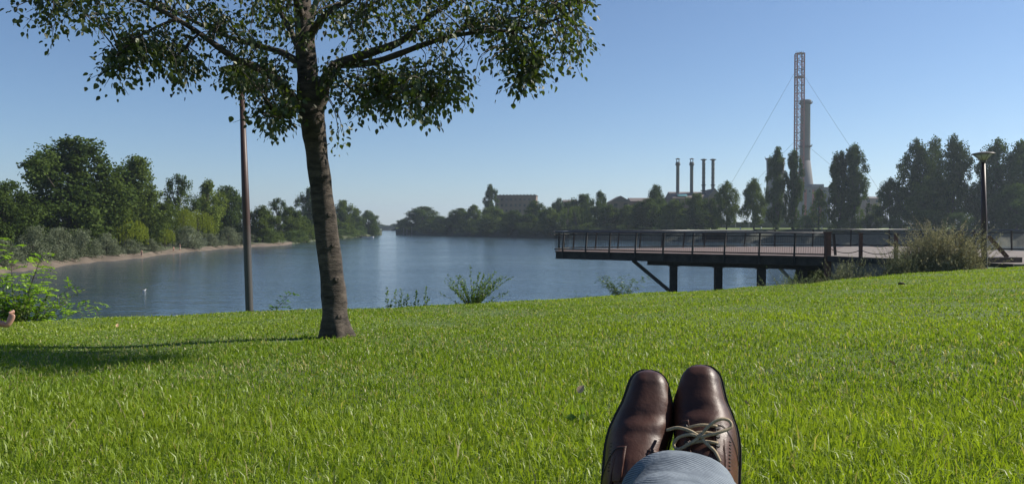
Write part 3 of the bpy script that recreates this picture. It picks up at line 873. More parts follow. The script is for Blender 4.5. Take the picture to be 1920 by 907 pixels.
L_SHRUBS = [
 ('willow_shrub', 'willow_shrub', 8, 448, 70, 9, GREY, 'grey green willow shrub at the left edge behind the feathery sapling'),
 ('willow_shrub', 'willow_shrub', 62, 424, 84, 9, GREY, 'large silvery willow shrub, leftmost clear of the sapling'),
 ('willow_shrub', 'willow_shrub_b', 112, 428, 70, 9, GREY, 'silvery willow shrub below the tallest tree, second of the big ones'),
 ('willow_shrub', 'willow_shrub', 158, 430, 70, 9, GREY, 'silvery willow shrub below the right half of the tallest tree'),
 ('willow_shrub', 'willow_shrub_b', 200, 438, 52, 9, GREY, 'grey willow shrub right of the big silvery ones'),
 ('weeping_willow', 'weeping', 236, 408, 66, 18, YEL, 'yellow green weeping willow, broadest of those on the beach'),
 ('willow_shrub', 'willow_shrub', 246, 448, 40, 9, GREY, 'small grey shrub under the broad weeping willow'),
 ('willow_shrub', 'willow_shrub_b', 284, 448, 32, 9, GREY, 'dark little round shrub on the sand by the walkers'),
 ('weeping_willow', 'weeping', 310, 427, 30, 15, YEL, 'slim yellow weeping willow between two shrubs on the beach'),
 ('willow_shrub', 'willow_shrub', 352, 424, 56, 9, GREY, 'pale willow shrub beside the two standing walkers'),
 ('weeping_willow', 'weeping', 372, 394, 52, 26, YEL, 'tall weeping willow behind the pale shrub left of the lamp post'),
 ('weeping_willow', 'weeping', 345, 390, 36, 26, YEL, 'narrow weeping willow behind, left neighbour of the tall one'),
 ('willow_shrub', 'willow_shrub_b', 394, 438, 40, 9, GREY, 'grey shrub at the far end of the sandy beach'),
 ('willow_shrub', 'willow_shrub', 428, 425, 46, 9, GREY, 'green shrub touching the near lamp post on its left'),
 ('willow_shrub', 'willow_shrub_b', 455, 436, 40, 9, GREY, 'shrub behind the near lamp post'),
 ('willow_shrub', 'willow_shrub', 508, 428, 44, 10, LIT, 'light green shrub at the waterline right of the near lamp post'),
 ('willow_shrub', 'willow_shrub_b', 545, 434, 34, 9, MID, 'small green shrub at the waterline halfway to the leaning trunk'),
 ('willow_shrub', 'willow_shrub', 590, 438, 40, 9, MID, 'green shrub at the waterline next to the leaning trunk'),
 ('willow_shrub', 'willow_shrub_b', 660, 430, 40, 10, LIT, 'bright low shrub at the waterline right of the leaning trunk'),
]
for n_, k_, px, top, w, off, tint, lab in L_SHRUBS:
    plant('L', n_, k_, px, top, w, off, tint, lab, 'shrub' if 'shrub' in n_ else 'tree', 'willows along the left beach')
R_TREES = [
 ('broad_tree', 'broad_c', 757, 410, 30, 16, BLUE, 'small dark tree at the very tip of the right bank'),
 ('broad_tree', 'broad_a', 792, 387, 62, 22, DARK, 'rounded dark tree near the tip of the right bank'),
 ('broad_tree', 'broad_b', 826, 405, 44, 14, DARK, 'low dark tree after the rounded one at the tip of the right bank'),
 ('broad_tree', 'broad_a', 862, 390, 46, 18, DARK, 'dark tree left of the slim cypress, second one over'),
 ('broad_tree', 'tall', 888, 385, 40, 18, MID, 'greener tree directly left of the slim cypress'),
 ('cypress_tree', 'poplar_a', 920, 349, 22, 90, DARK, 'slim pointed cypress next to the old flat topped building'),
 ('broad_tree', 'broad_b', 922, 388, 62, 16, MID, 'rounded green tree in front of the slim cypress'),
 ('broad_tree', 'broad_c', 962, 394, 56, 14, DARK, 'dark tree in front of the old flat topped building'),
 ('broad_tree', 'broad_a', 1004, 376, 42, 28, DARK, 'dark tree covering the right corner of the old flat topped building'),
 ('broad_tree', 'broad_b', 992, 402, 54, 12, DARK, 'low dark tree at the water right of the old building'),
 ('broad_tree', 'broad_c', 1030, 388, 46, 16, MID, 'green tree between the old building and the round dark tree'),
 ('round_tree', 'broad_c', 1047, 371, 30, 60, DARK, 'small round dark crown on the skyline above the platform tip'),
 ('broad_tree', 'weeping', 1078, 386, 56, 16, MID, 'drooping green tree above the tip of the viewing platform'),
 ('broad_tree', 'broad_a', 1092, 364, 56, 36, DARK, 'taller dark tree behind the drooping one above the platform tip'),
 ('tall_tree', 'tall', 1126, 360, 36, 34, DARK, 'narrow dark tree with a spiky top left of the gabled roof'),
 ('broad_tree', 'broad_b', 1142, 385, 54, 16, DARK, 'dark rounded tree below the gabled roof'),
 ('broad_tree', 'broad_c', 1180, 384, 56, 26, MID, 'green tree below the long factory roof, left of the tufted tree'),
 ('broad_tree', 'broad_a', 1214, 372, 60, 18, DARK, 'wide dark tree below the tufted tree'),
 ('tufted_tree', 'broad_b', 1229, 347, 40, 50, DARK, 'tufted tree rising above the factory roof left of the chimneys'),
 ('broad_tree', 'broad_c', 1262, 374, 54, 24, MID, 'brownish green tree under the leftmost chimney'),
 ('broad_tree', 'broad_a', 1305, 363, 54, 24, DARK, 'dark tree under the second chimney'),
 ('broad_tree', 'broad_b', 1335, 372, 40, 30, DARK, 'dark tree under the third and fourth chimneys'),
 ('park_tree', 'park', 1362, 340, 52, 26, MID, 'round park tree with a clear dark trunk on the far lawn'),
 ('park_tree', 'park', 1413, 335, 56, 28, MID, 'park tree with a pale leafy top left of the twin poplars'),
 ('poplar_tree', 'poplar_a', 1456, 282, 34, 24, DARK, 'left one of the two slim poplars in front of the tall stack'),
 ('poplar_tree', 'poplar_b', 1487, 286, 32, 24, DARK, 'right one of the two slim poplars in front of the tall stack'),
 ('young_tree', 'young', 1535, 355, 46, 22, LIT, 'small light green tree between the poplars right of the stack'),
 ('poplar_tree', 'poplar_a', 1572, 290, 42, 24, DARK, 'left half of the broad poplar pair right of the stack'),
 ('poplar_tree', 'poplar_b', 1600, 276, 46, 24, DARK, 'right and taller half of the broad poplar pair right of the stack'),
 ('dark_shrub', 'willow_shrub', 1632, 402, 46, 18, DARK, 'low dark shrub right of the broad poplar pair'),
 ('light_tree', 'young', 1642, 384, 44, 60, LIT, 'low pale tree behind the dark shrub right of the poplar pair'),
 ('park_tree', 'park', 1668, 334, 56, 26, DARK, 'dark tree between the broad poplar pair and the many stemmed tree'),
 ('many_stemmed_tree', 'park', 1718, 262, 76, 30, DARK, 'left spires of the tall many stemmed group left of the right lamp'),
 ('many_stemmed_tree', 'open', 1752, 258, 60, 34, DARK, 'middle spires of the tall many stemmed group left of the right lamp'),
 ('many_stemmed_tree', 'park', 1788, 255, 74, 28, DARK, 'tallest spires of the many stemmed group left of the right lamp'),
 ('broad_tree', 'broad_a', 1750, 330, 110, 24, MID, 'wide dark lower tree at the foot of the many stemmed group'),
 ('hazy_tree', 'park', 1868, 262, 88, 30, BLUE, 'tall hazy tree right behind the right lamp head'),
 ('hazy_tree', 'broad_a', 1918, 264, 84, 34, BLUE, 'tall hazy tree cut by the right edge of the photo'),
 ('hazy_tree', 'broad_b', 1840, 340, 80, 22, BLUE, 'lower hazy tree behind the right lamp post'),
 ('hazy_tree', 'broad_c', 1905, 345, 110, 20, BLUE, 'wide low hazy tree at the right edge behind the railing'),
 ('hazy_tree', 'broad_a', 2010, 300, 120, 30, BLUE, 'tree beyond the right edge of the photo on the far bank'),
]
for n_, k_, px, top, w, off, tint, lab in R_TREES:
    plant('R', n_, k_, px, top, w, off, tint, lab, 'shrub' if 'shrub' in n_ else 'tree', GR)
BUSH = [(1075, 420, 30, 'leftmost'), (1103, 418, 40, 'second from left'), (1140, 419, 44, 'middle'), (1178, 417, 46, 'fourth from left'), (1206, 424, 36, 'rightmost')]
for i, (px, top, w, wh) in enumerate(BUSH):
    plant('R', 'bank_bush', 'willow_shrub' if i % 2 else 'willow_shrub_b', px, top, w, 10, LIT, wh + ' bright low bush on the far bank above the platform rail', 'bush', 'low bushes on the far bank')
for i, (px, top, w, lab) in enumerate([(1282, 405, 30, 'light bush under the chimneys at the edge of the far lawn'), (1512, 404, 40, 'yellowish bush at the foot of the slim poplars'), (1690, 396, 50, 'bush at the foot of the many stemmed group'), (840, 425, 40, 'low bush overhanging the water near the tip of the right bank'), (900, 425, 50, 'low bush at the water left of the slim cypress'), (955, 426, 50, 'low bush at the water below the old building'), (1015, 428, 50, 'low bush at the water left of the platform tip'), (780, 424, 40, 'low bush at the water by the mooring poles'), (1575, 412, 60, 'hedge-like bush under the broad poplar pair'), (1800, 400, 60, 'bush behind the railing left of the right lamp post'), (1250, 412, 50, 'dark bush on the far bank left of the far lawn')]):
    plant('R', 'bank_bush', 'willow_shrub_b' if i % 2 else 'willow_shrub', px, top, w, 8 if i > 2 else 16, MID if i else LIT, lab, 'bush', 'low bushes on the far bank')
for i, (px, top, w, lab) in enumerate([(768, 420, 40, 'leftmost'), (806, 418, 50, 'second'), (842, 416, 52, 'third'), (880, 414, 56, 'fourth'), (918, 414, 58, 'fifth'), (956, 415, 58, 'sixth'), (994, 418, 58, 'seventh'), (1034, 420, 58, 'eighth'), (1068, 424, 44, 'ninth and last')]):
    plant('R', 'waterside_bush', 'willow_shrub' if i % 2 else 'willow_shrub_b', px, top, w, 3, DARK, 'dark bush hanging over the far waterline, ' + lab + ' from the bank tip', 'bush', 'dark bushes at the far waterline')
for i, (px, top, w, lab) in enumerate([(560, 432, 44, 'leftmost'), (600, 432, 44, 'second'), (636, 430, 40, 'third'), (672, 424, 36, 'fourth'), (700, 422, 30, 'last')]):
    plant('L', 'waterside_bush', 'willow_shrub' if i % 2 else 'willow_shrub_b', px, top, w, 2, MID, 'bush overhanging the left bank waterline beyond the beach, ' + lab + ' towards the tip', 'bush', 'bushes at the left waterline')
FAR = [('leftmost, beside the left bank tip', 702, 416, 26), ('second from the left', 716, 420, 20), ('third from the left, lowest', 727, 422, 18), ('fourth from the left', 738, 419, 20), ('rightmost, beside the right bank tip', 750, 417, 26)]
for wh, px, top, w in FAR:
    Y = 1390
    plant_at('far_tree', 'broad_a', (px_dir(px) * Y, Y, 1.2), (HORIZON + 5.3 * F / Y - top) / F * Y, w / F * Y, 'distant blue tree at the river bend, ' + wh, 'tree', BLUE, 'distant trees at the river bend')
# ------------------------------------------------------------------ industry behind the right bank
def span(px0, px1, Y):
    return px_dir(px0) * Y, px_dir(px1) * Y
def zpx(py, Y):
    return at(960, py, Y).z
# old flat-topped building
Y = 620
x0, x1 = span(928, 1005, Y); zt = zpx(367, Y)
ob = thing('old_building', 'long flat topped brick building with rows of small windows beyond the trees', 'building', ((x0 + x1) / 2, Y, 6), math.radians(-6))
wd, hh = x1 - x0, zt - 6
MB().box((0, 9, hh / 2), (wd, 18, hh)).build('wall', M['brick'], ob)
MB().box((0, 9, hh + 0.3), (wd + 0.8, 18.8, 0.6)).build('roof', M['roof'], ob)
for i in range(9):
    MB().box((-wd / 2 + (i + 0.5) * wd / 9 + (wd / 18 if i < 8 else 0), -0.12, hh / 2 - 0.4), (0.6, 0.3, hh - 0.8)).build('pilaster', M['brick'], ob)
for rw in range(3):
    for i in range(9):
        MB().box((-wd / 2 + (i + 0.5) * wd / 9, -0.06, hh - 3.0 - rw * 4.6), (1.5, 0.2, 2.0 if rw else 1.3)).build('window', M['glass_dark'], ob)
for i in range(12):
    MB().box((-wd / 2 + (i + 0.5) * wd / 12, 0.2, hh + 0.85), (1.3, 0.4, 0.5)).build('parapet_block', M['brick'], ob)

def hall(px0, px1, py_eave, py_ridge, Y, label, gable, depth=20, name='factory_hall'):
    x0, x1 = span(px0, px1, Y)
    ze, zr = zpx(py_eave, Y) - 6, zpx(py_ridge, Y) - 6
    w = x1 - x0
    t = thing(name, label, 'building', ((x0 + x1) / 2, Y, 6))
    MB().box((0, depth / 2, ze / 2), (w, depth, ze)).build('wall', M['brick'], t)
    m = MB()
    if gable:      # gable end faces the camera
        m.add([(-w / 2 - .4, -.4, ze), (w / 2 + .4, -.4, ze), (0, -.4, zr), (-w / 2 - .4, depth, ze), (w / 2 + .4, depth, ze), (0, depth, zr)], [(0, 1, 2), (3, 5, 4), (0, 2, 5, 3), (1, 4, 5, 2), (0, 3, 4, 1)])
    else:
        m.add([(-w / 2 - .4, -.5, ze), (w / 2 + .4, -.5, ze), (w / 2 + .4, depth + .5, ze), (-w / 2 - .4, depth + .5, ze), (-w / 2 - .4, depth / 2, zr), (w / 2 + .4, depth / 2, zr)], [(0, 1, 5, 4), (2, 3, 4, 5), (0, 4, 3), (1, 2, 5), (0, 3, 2, 1)])
    m.build('roof', M['roof'], t)
    nwin = max(2, int(w / 5))
    for i in range(nwin):
        MB().box((-w / 2 + (i + 0.5) * w / nwin, -0.05, ze - 2.2), (2.2, 0.2, 2.0)).build('window', M['glass_dark'], t)
    return t, w, ze, zr
hall(1057, 1082, 378, 374, 500, 'low roof peeking out between trees above the platform tip', False, 14)
hall(1145, 1182, 378, 367, 480, 'gabled factory hall left of the tufted tree', True)
hall(1183, 1262, 377, 370, 490, 'long low factory hall running behind the tufted tree', False)
t, w, ze, zr = hall(1262, 1336, 371, 358, 470, 'factory hall with a green skylight under the four chimneys', False, 26)
a = math.atan2(zr - ze, 13.5)
MB().box((-6, 3.0, ze + 3.0 * math.tan(a) + 0.9), (6, 4.5, 0.25), Matrix.Rotation(a, 3, 'X')).build('skylight', M['skylight'], t)
hall(1328, 1352, 369, 353, 468, 'gabled end of the factory under the fourth chimney', True)
hall(1620, 1652, 372, 368, 640, 'pale low shed far behind the broad poplar pair', False, 14, 'far_shed')

def chimney(px, top, wpx, Y, label, capped):
    p = at(px, top, Y)
    r = wpx / F * Y / 2
    h = p.z - 6
    t = thing('chimney', label, 'chimney', (p.x, Y, 6), group='row of four chimneys')
    prof = [(r * 1.12, 0), (r * 0.98, h * 0.5)]
    if not capped:
        for i in range(7):
            z = h * (0.52 + 0.066 * i)
            prof += [(r * 0.95, z), (r * 1.08, z + 0.4), (r * 0.95, z + 0.8)]
        prof += [(r * 0.95, h)]
        MB().lathe(prof, 18).build('shaft', M['stack'], t, True)
        for zz in (h * 0.99, h * 0.54, h * 0.62):
            q = 1.9 if zz != h * 0.62 else 1.45
            MB().lathe([(r * 1.0, zz - 0.5), (r * q, zz - 0.15), (r * q, zz + 0.15), (r * 1.0, zz + 0.15)], 18).build('gallery', M['steel'], t)
    else:
        hs = h - 2.2
        prof += [(r * 0.95, hs * 0.93), (r * 1.25, hs * 0.96), (r * 1.25, hs * 0.985), (r * 1.05, hs)]
        MB().lathe(prof, 18).build('shaft', M['stack'], t, True)
        MB().lathe([(r * 1.4, hs * 0.955), (r * 1.55, hs * 0.957), (r * 1.55, hs * 0.965), (r * 1.2, hs * 0.967)], 18).build('gallery', M['steel'], t)
        for k in range(4):
            an = k * math.pi / 2 + 0.4
            MB().tube([(r * 0.9 * math.cos(an), r * 0.9 * math.sin(an), hs - 0.2), (r * 0.9 * math.cos(an), r * 0.9 * math.sin(an), h - 0.5)], 0.12, 5).build('cap_strut', M['steel'], t)
        MB().lathe([(r * 1.35, h - 0.6), (r * 1.4, h - 0.45), (r * 0.5, h), (0.01, h + 0.2)], 18).build('rain_cap', M['steel'], t)
chimney(1271, 297, 6.6, 480, 'leftmost of the four slim chimneys, with a flat rain cap', True)
chimney(1297, 297, 6.6, 480, 'second slim chimney from the left, with a pointed rain cap', True)
chimney(1319.5, 298, 6.2, 480, 'third slim chimney from the left, with ring galleries', False)
chimney(1337, 298, 6.2, 480, 'rightmost of the four slim chimneys, with ring galleries', False)

# tall concrete stack, lattice mast, cut-off tower
Y = 720
sc_ = Y / F
sx = px_dir(1508.5) * Y
st = thing('concrete_stack', 'tall pale concrete stack with a flaring foot', 'chimney', (sx, Y, 6))
H = zpx(188, Y) - 6; zc = zpx(301, Y) - 6; zb = zpx(356, Y) - 6
r = 9.3 * sc_
MB().lathe([(r * 0.98, zc + 0.1), (r, zc + 2), (r * 0.93, H - 2.5), (r * 1.08, H - 2), (r * 1.1, H - 0.3), (r * 1.0, H)], 28).build('shaft', M['stack'], st, True)
MB().lathe([(r * 2.0, 0), (r * 1.72, zb), (r * 1.02, zc)], 28).build('flared_foot', M['stack'], st, True)
for zz, q in ((H - 3.2, 1.32), (zpx(275, Y) - 6, 1.32)):
    MB().lathe([(r * 0.96, zz - 0.9), (r * q, zz), (r * q, zz + 0.6), (r * 0.96, zz + 0.6)], 28).build('gallery', M['steel'], st)
    m = MB()
    for k in range(20):
        a = k * math.pi / 10
        m.tube([(r * q * math.cos(a), r * q * math.sin(a), zz + 0.6), (r * q * math.cos(a), r * q * math.sin(a), zz + 2)], 0.1, 4)
    tag(m.build('gallery_rail', M['steel'], st), kind='stuff')
bx = thing('boiler_house', 'grey boiler house with red brick bands at the foot of the tall stack', 'building', (px_dir(1530) * 700, 700, 6))
w = 54 / F * 700; h1 = zpx(352, 700) - 6
MB().box((0, 8, h1 / 2), (w, 14, h1)).build('wall', M['stack'], bx)
for xx, ww in ((-9.5, 2.2), (-2, 3.0), (4.5, 2.5)):
    MB().box((xx, 0.9, h1 / 2 - 0.5), (ww, 0.3, h1 - 2)).build('brick_band', M['redpaint'], bx)
MB().box((0, 8, h1 + 0.3), (w + 1, 15, 0.6)).build('roof', M['roof'], bx)
MB().box((3, 8, h1 + 2.0), (11, 8, 2.8)).build('roof_plant', M['wallpale'], bx)
for i in range(6):
    MB().box((-10 + i * 4.4, 0.85, h1 - 3), (1.6, 0.2, 2)).build('window', M['glass_dark'], bx)

Ym = 716
mx = px_dir(1497) * Ym
mt = thing('lattice_mast', 'tall red and white guyed lattice mast beside the concrete stack', 'mast', (mx, Ym, 6))
Hm = zpx(101, Ym) - 6
hw = 6.6 * Ym / F
for sx_, sy_ in ((-1, -1), (-1, 1), (1, -1), (1, 1)):
    MB().bar((sx_ * hw, sy_ * hw, 0), (sx_ * hw, sy_ * hw, Hm), 0.9, 0.9).build('leg', M['redpaint'], mt)
nb = 22
for i in range(nb):
    z0, z1 = Hm * i / nb, Hm * (i + 1) / nb
    m = MB()
    for a, b in (((-1, -1), (1, -1)), ((1, -1), (1, 1)), ((1, 1), (-1, 1)), ((-1, 1), (-1, -1))):
        m.bar((a[0] * hw, a[1] * hw, z1), (b[0] * hw, b[1] * hw, z1), 0.5, 0.5)
        m.bar((a[0] * hw, a[1] * hw, z0), (b[0] * hw, b[1] * hw, z1), 0.3, 0.3)
        m.bar((b[0] * hw, b[1] * hw, z0), (a[0] * hw, a[1] * hw, z1), 0.3, 0.3)
    m.build('bracing', M['rust'] if i % 2 else M['redpaint'], mt)
MB().lathe([(hw * 1.3, Hm - 0.2), (hw * 1.35, Hm), (hw * 1.35, Hm + 0.5), (hw, Hm + 0.5)], 4).build('top_platform', M['rust'], mt)
MB().lathe([(hw * 1.45, Hm * 0.86), (hw * 1.6, Hm * 0.865), (hw * 1.45, Hm * 0.87)], 4).build('guy_collar', M['rust'], mt)
for i in range(5):
    MB().tube([(-hw + i * hw / 2, 0, Hm + 0.5), (-hw + i * hw / 2, 0, Hm + 2.6)], 0.15, 5).build('aerial', M['steel'], mt)
def guy(px0, py0, px1, py1, Y1):
    a = at(px0, py0, Ym); b = at(px1, py1, Y1)
    d = (b - a)
    b = a + d * ((6 - a.z) / d.z)
    base = Vector((mx, Ym, 6))
    n = 14
    pts = [a.lerp(b, i / (n - 1)) - base - Vector((0, 0, 1.2 * (1 - (2 * i / (n - 1) - 1) ** 2))) for i in range(n)]
    MB().tube(pts, 0.10, 5).build('guy_wire', M['steel'], mt)
guy(1489, 138, 1372, 340, 700); guy(1505, 138, 1652, 360, 700); guy(1490, 265, 1414, 340, 730)
guy(1504, 265, 1562, 311, 705); guy(1496, 138, 1500, 330, 820)

Y = 640
tw = thing('cutoff_tower', 'grey waisted tower with a flat top behind the left slim poplar', 'tower', (px_dir(1453) * Y, Y, 6))
H = zpx(297, Y) - 6; r = 16.5 / F * Y
MB().lathe([(r * 1.5, 0), (r * 1.05, H * 0.5), (r * 0.93, H * 0.72), (r * 1.0, H)], 28).build('shell', M['stack'], tw, True)
MB().lathe([(r * 1.0, H - 1.2), (r * 1.12, H - 0.6), (r * 1.12, H), (r * 0.96, H + 0.2)], 28).build('rim', M['steel'], tw)
MB().tube([(-r * 1.12, 0, H - 0.2), (-r * 1.2, 0, H + 1.4)], 0.2, 5).build('aerial', M['steel'], tw)

# pale perimeter wall behind the far lawn
pw = thing('perimeter_wall', 'long pale wall behind the far lawn and park trees', 'wall', (px_dir(1330) * 362, 362, 5.9))
b0 = Vector((px_dir(1330) * 362, 362, 5.9))
b1 = Vector((px_dir(1700) * 335, 335, 5.9))
nseg = 14
for i in range(nseg):
    a, b = (b1 - b0) * (i / nseg), (b1 - b0) * ((i + 0.985) / nseg)
    up = Vector((0, 0, 1.35))
    MB().bar(a + up, b + up, 0.35, 2.7).build('panel', M['wallpale'], pw)
    MB().bar(a + Vector((0, -0.1, 1.45)), a + Vector((0, -0.1, 1.451)) + Vector((0.5, 0, 0)), 0.5, 2.9).build('pier', M['wallpale'], pw)
# park mown strips: small pale posts on the far lawn
for px in (1388, 1427, 1541):
    Yl = shore(px, 'R') + 24
    t = MB().lathe([(0.25, 0), (0.25, 1.0), (0.15, 1.15), (0.02, 1.2)], 8).build('marker_post', M['whitepaint'], None, True, (px_dir(px) * Yl, Yl, ground_z('R', 24) - 0.02))
    tag(t, {1388: 'tiny white post on the far lawn between the two park trees', 1427: 'tiny white post on the far lawn left of the slim poplars', 1541: 'tiny white post on the far lawn by the young tree'}[px], 'post', 'white posts on the far lawn')
# mooring poles, pontoon, boat
for px, lab in ((757, 'leftmost of the three pale mooring poles by the right bank tip'), (763, 'middle of the three pale mooring poles by the right bank tip'), (772, 'tallest and rightmost pale mooring pole by the right bank tip')):
    Yp = 610
    h = (6.5 if px == 772 else 5.0)
    MB_ = MB().lathe([(0.28, -1.5), (0.26, h - 0.4), (0.32, h - 0.38), (0.3, h - 0.1), (0.05, h)], 10)
    tag(MB_.build('mooring_pole', M['wallpale'], None, True, (px_dir(px) * Yp, Yp, 0)), lab, 'pole', 'mooring poles')
def boat(px, py, L, label, mat, name='rowing_boat'):
    p = on_z(px, py, 0)
    t = thing(name, label, 'boat', (p.x, p.y, 0), 0.2)
    m = MB(); n = 9; vs = []; fs = []
    for i in range(n):
        u = i / (n - 1); x = (u - 0.5) * L
        hw_ = L * 0.16 * math.sin(math.pi * min(1, 0.12 + u * 0.88)) ** 0.6 if u < 1 else 0.02
        sh = 0.45 + 0.35 * (2 * u - 1) ** 2
        vs += [(x, -hw_, sh), (x, -hw_ * 0.7, -0.1), (x, hw_ * 0.7, -0.1), (x, hw_, sh)]
    for i in range(n - 1):
        for k in range(3):
            fs.append((i * 4 + k, i * 4 + k + 1, i * 4 + k + 5, i * 4 + k + 4))
    fs += [(0, 3, 2, 1), tuple((n - 1) * 4 + k for k in range(4))]
    m.add(vs, fs).build('hull', mat, t, True)
    for k in (-0.2, 0.15):
        MB().box((k * L, 0, 0.38), (0.35, L * 0.27, 0.06)).build('thwart', M['wood'], t)
boat(690, 445.5, 7.0, 'small white boat moored at the tip of the left bank', M['whitepaint'])
p = on_z(676, 444.6, 0)
t = thing('pontoon', 'dark wooden pontoon beside the white boat at the left bank tip', 'pontoon', (p.x, p.y, 0))
MB().box((0, 0, 0.55), (9, 5, 0.3)).build('deck', M['wood'], t)
for xx in (-3.8, 0, 3.8):
    MB().box((xx, -1.6, 0.1), (1.6, 1.2, 0.7)).build('float', M['steel'], t)
    MB().tube([(xx, -2.3, -0.5), (xx, -2.3, 2.0)], 0.12, 6).build('pile', M['wood'], t)
# gull on the water
p = on_z(270, 546, 0)
gl = thing('gull', 'white gull floating on the river left of the lamp post', 'bird', (p.x, p.y, 0), 0.4)
gl.scale = (.75, .75, .75)
m = MB()
prof = [(-0.26, 0.01, 0.17), (-0.2, 0.045, 0.15), (-0.1, 0.09, 0.11), (0.0, 0.11, 0.09), (0.1, 0.10, 0.10), (0.17, 0.065, 0.16), (0.19, 0.048, 0.24), (0.23, 0.045, 0.29), (0.28, 0.02, 0.29)]
m.tube([(a, 0, c) for a, b, c in prof], [b for a, b, c in prof], 10).build('body', M['white'], gl, True)
MB().tube([(0.275, 0, 0.29), (0.34, 0, 0.275)], [0.014, 0.004], 6).build('beak', M['yellow'], gl, True)
for s in (-1, 1):
    MB().tube([(0.08, s * 0.09, 0.15), (-0.1, s * 0.1, 0.17), (-0.3, s * 0.03, 0.19)], [0.03, 0.05, 0.008], 6, flat=0.4).build('wing', M['concrete'], gl, True)

# ------------------------------------------------------------------ people built as skinned figures
def skin_obj(name, joints, bones, mat, parent, sub=2):
    """joints: {name: (pos, radius)}, bones: pairs; the first joint is the root"""
    keys = list(joints)
    idx = {k: i for i, k in enumerate(keys)}
    me = bpy.data.meshes.new(name)
    me.from_pydata([tuple(joints[k][0]) for k in keys], [(idx[a], idx[b]) for a, b in bones], [])
    me.materials.append(mat)
    o = put(name, me, parent)
    sk = o.modifiers.new('skin', 'SKIN')
    sk.use_smooth_shade = True
    ss = o.modifiers.new('sub', 'SUBSURF')
    ss.levels = ss.render_levels = sub
    lay = me.skin_vertices[0] if me.skin_vertices else None
    if lay:
        for k in keys:
            r = joints[k][1]
            lay.data[idx[k]].radius = (r, r) if not hasattr(r, '__len__') else r
            lay.data[idx[k]].use_root = (idx[k] == 0)
    return o
def standing(px, py, h, label, shirt, trousers, bend=0.0, arm=0.0, sit=False):
    wl = shore(px, 'L') + 1.5 * math.sin(px * 0.11) + 1.1 * math.sin(px * 0.043 + 1)
    Yp = wl + py
    p = Vector((px_dir(px) * Yp, Yp, 0))
    t = thing('person', label, 'person', (p.x, p.y, 0.0), R.uniform(-1, 1), 'people on the sandy beach')
    # stand on the beach surface
    off = py
    t.location.z = ground_z('L', off)
    s = h / 1.75
    def V(x, y, z): return (x * s, y * s, z * s)
    hz = 0.92 if not sit else 0.16
    ch = (bend * 0.5, hz + 0.42 * math.cos(bend))
    hd = (bend * 0.75, hz + 0.72 * math.cos(bend))
    J = {'pel': (V(0, 0, hz), 0.14 * s), 'chest': (V(0, -ch[0], ch[1]), 0.155 * s), 'neck': (V(0, -(ch[0] + hd[0]) / 2 - .02, (ch[1] + hd[1]) / 2 + 0.03), 0.06 * s), 'head': (V(0, -hd[0] - .02, hd[1]), 0.10 * s), 'crown': (V(0, -hd[0], hd[1] + 0.12), 0.085 * s)}
    bones = [('pel', 'chest'), ('chest', 'neck'), ('neck', 'head'), ('head', 'crown')]
    for sd, q in ((-1, 'l'), (1, 'r')):
        if sit:
            J['knee' + q] = (V(sd * .14, -.42, .42), 0.075 * s); J['foot' + q] = (V(sd * .14, -.62, .06), 0.05 * s); J['toe' + q] = (V(sd * .15, -.8, .05), 0.04 * s)
        else:
            J['knee' + q] = (V(sd * .11, -.03 * sd, .48), 0.075 * s); J['foot' + q] = (V(sd * .12, .02 * sd, .07), 0.05 * s); J['toe' + q] = (V(sd * .13, -.15, .04), 0.04 * s)
        J['sh' + q] = (V(sd * .19, -ch[0], ch[1] + .05), 0.07 * s)
        J['el' + q] = (V(sd * .27, -ch[0] - .05 - arm * .15, ch[1] - .22), 0.05 * s)
        J['ha' + q] = (V(sd * .25, -ch[0] - .15 - arm * .3, ch[1] - .46 + arm * .25), 0.035 * s)
        bones += [('pel', 'knee' + q), ('knee' + q, 'foot' + q), ('foot' + q, 'toe' + q), ('chest', 'sh' + q), ('sh' + q, 'el' + q), ('el' + q, 'ha' + q)]
    skin_obj('body', J, bones, M['skin'], t, 1)
    fat = lambda ks, e: {k: (J[k][0], J[k][1] + e * s) for k in ks}
    skin_obj('shirt', fat(['chest', 'pel', 'shl', 'shr'], 0.02), [('chest', 'pel'), ('chest', 'shl'), ('chest', 'shr')], shirt, t, 1)
    skin_obj('trousers', fat(['pel', 'kneel', 'kneer'], 0.018), [('pel', 'kneel'), ('pel', 'kneer')], trousers, t, 1)
    skin_obj('hair', fat(['crown', 'head'], 0.006), [('crown', 'head')], M['hair'], t, 1).scale = (1, 1, 1)
standing(265, 3.0, 1.45, 'person in dark clothes walking at the water edge by the little round shrub', M['cloth_dark'], M['cloth_dark'], 0.15)
standing(325, 4.0, 1.35, 'person in faded red standing on the beach, left of the pale one', M['cloth_red'], M['cloth_dark'], 0.1)
standing(337, 4.5, 1.75, 'person in pale clothes standing on the beach beside the one in red', M['cloth_pale'], M['cloth_pale'], 0.0)
standing(62, 7, 1.6, 'dark clothed person sitting on the beach, left of two beside the sapling', M['cloth_dark'], M['cloth_dark'], 0.2, sit=True)
standing(71, 7, 1.6, 'dark clothed person sitting on the beach, right of two beside the sapling', M['cloth_dark'], M['cloth_dark'], 0.35, sit=True)
standing(364, 6, 1.5, 'dark clothed person crouching on the sand right of the pale shrub', M['cloth_dark'], M['cloth_dark'], 0.6, sit=True)

def lawn_hit(px, py):
    Yb, d = 6.0, ray(px, py)
    for _ in range(80):
        p = at(px, py, Yb)
        Yb += (p.z - float(lawn_z(p.x, p.y))) / max(1e-3, -d.z / d.y) * 0.5
    return at(px, py, Yb)
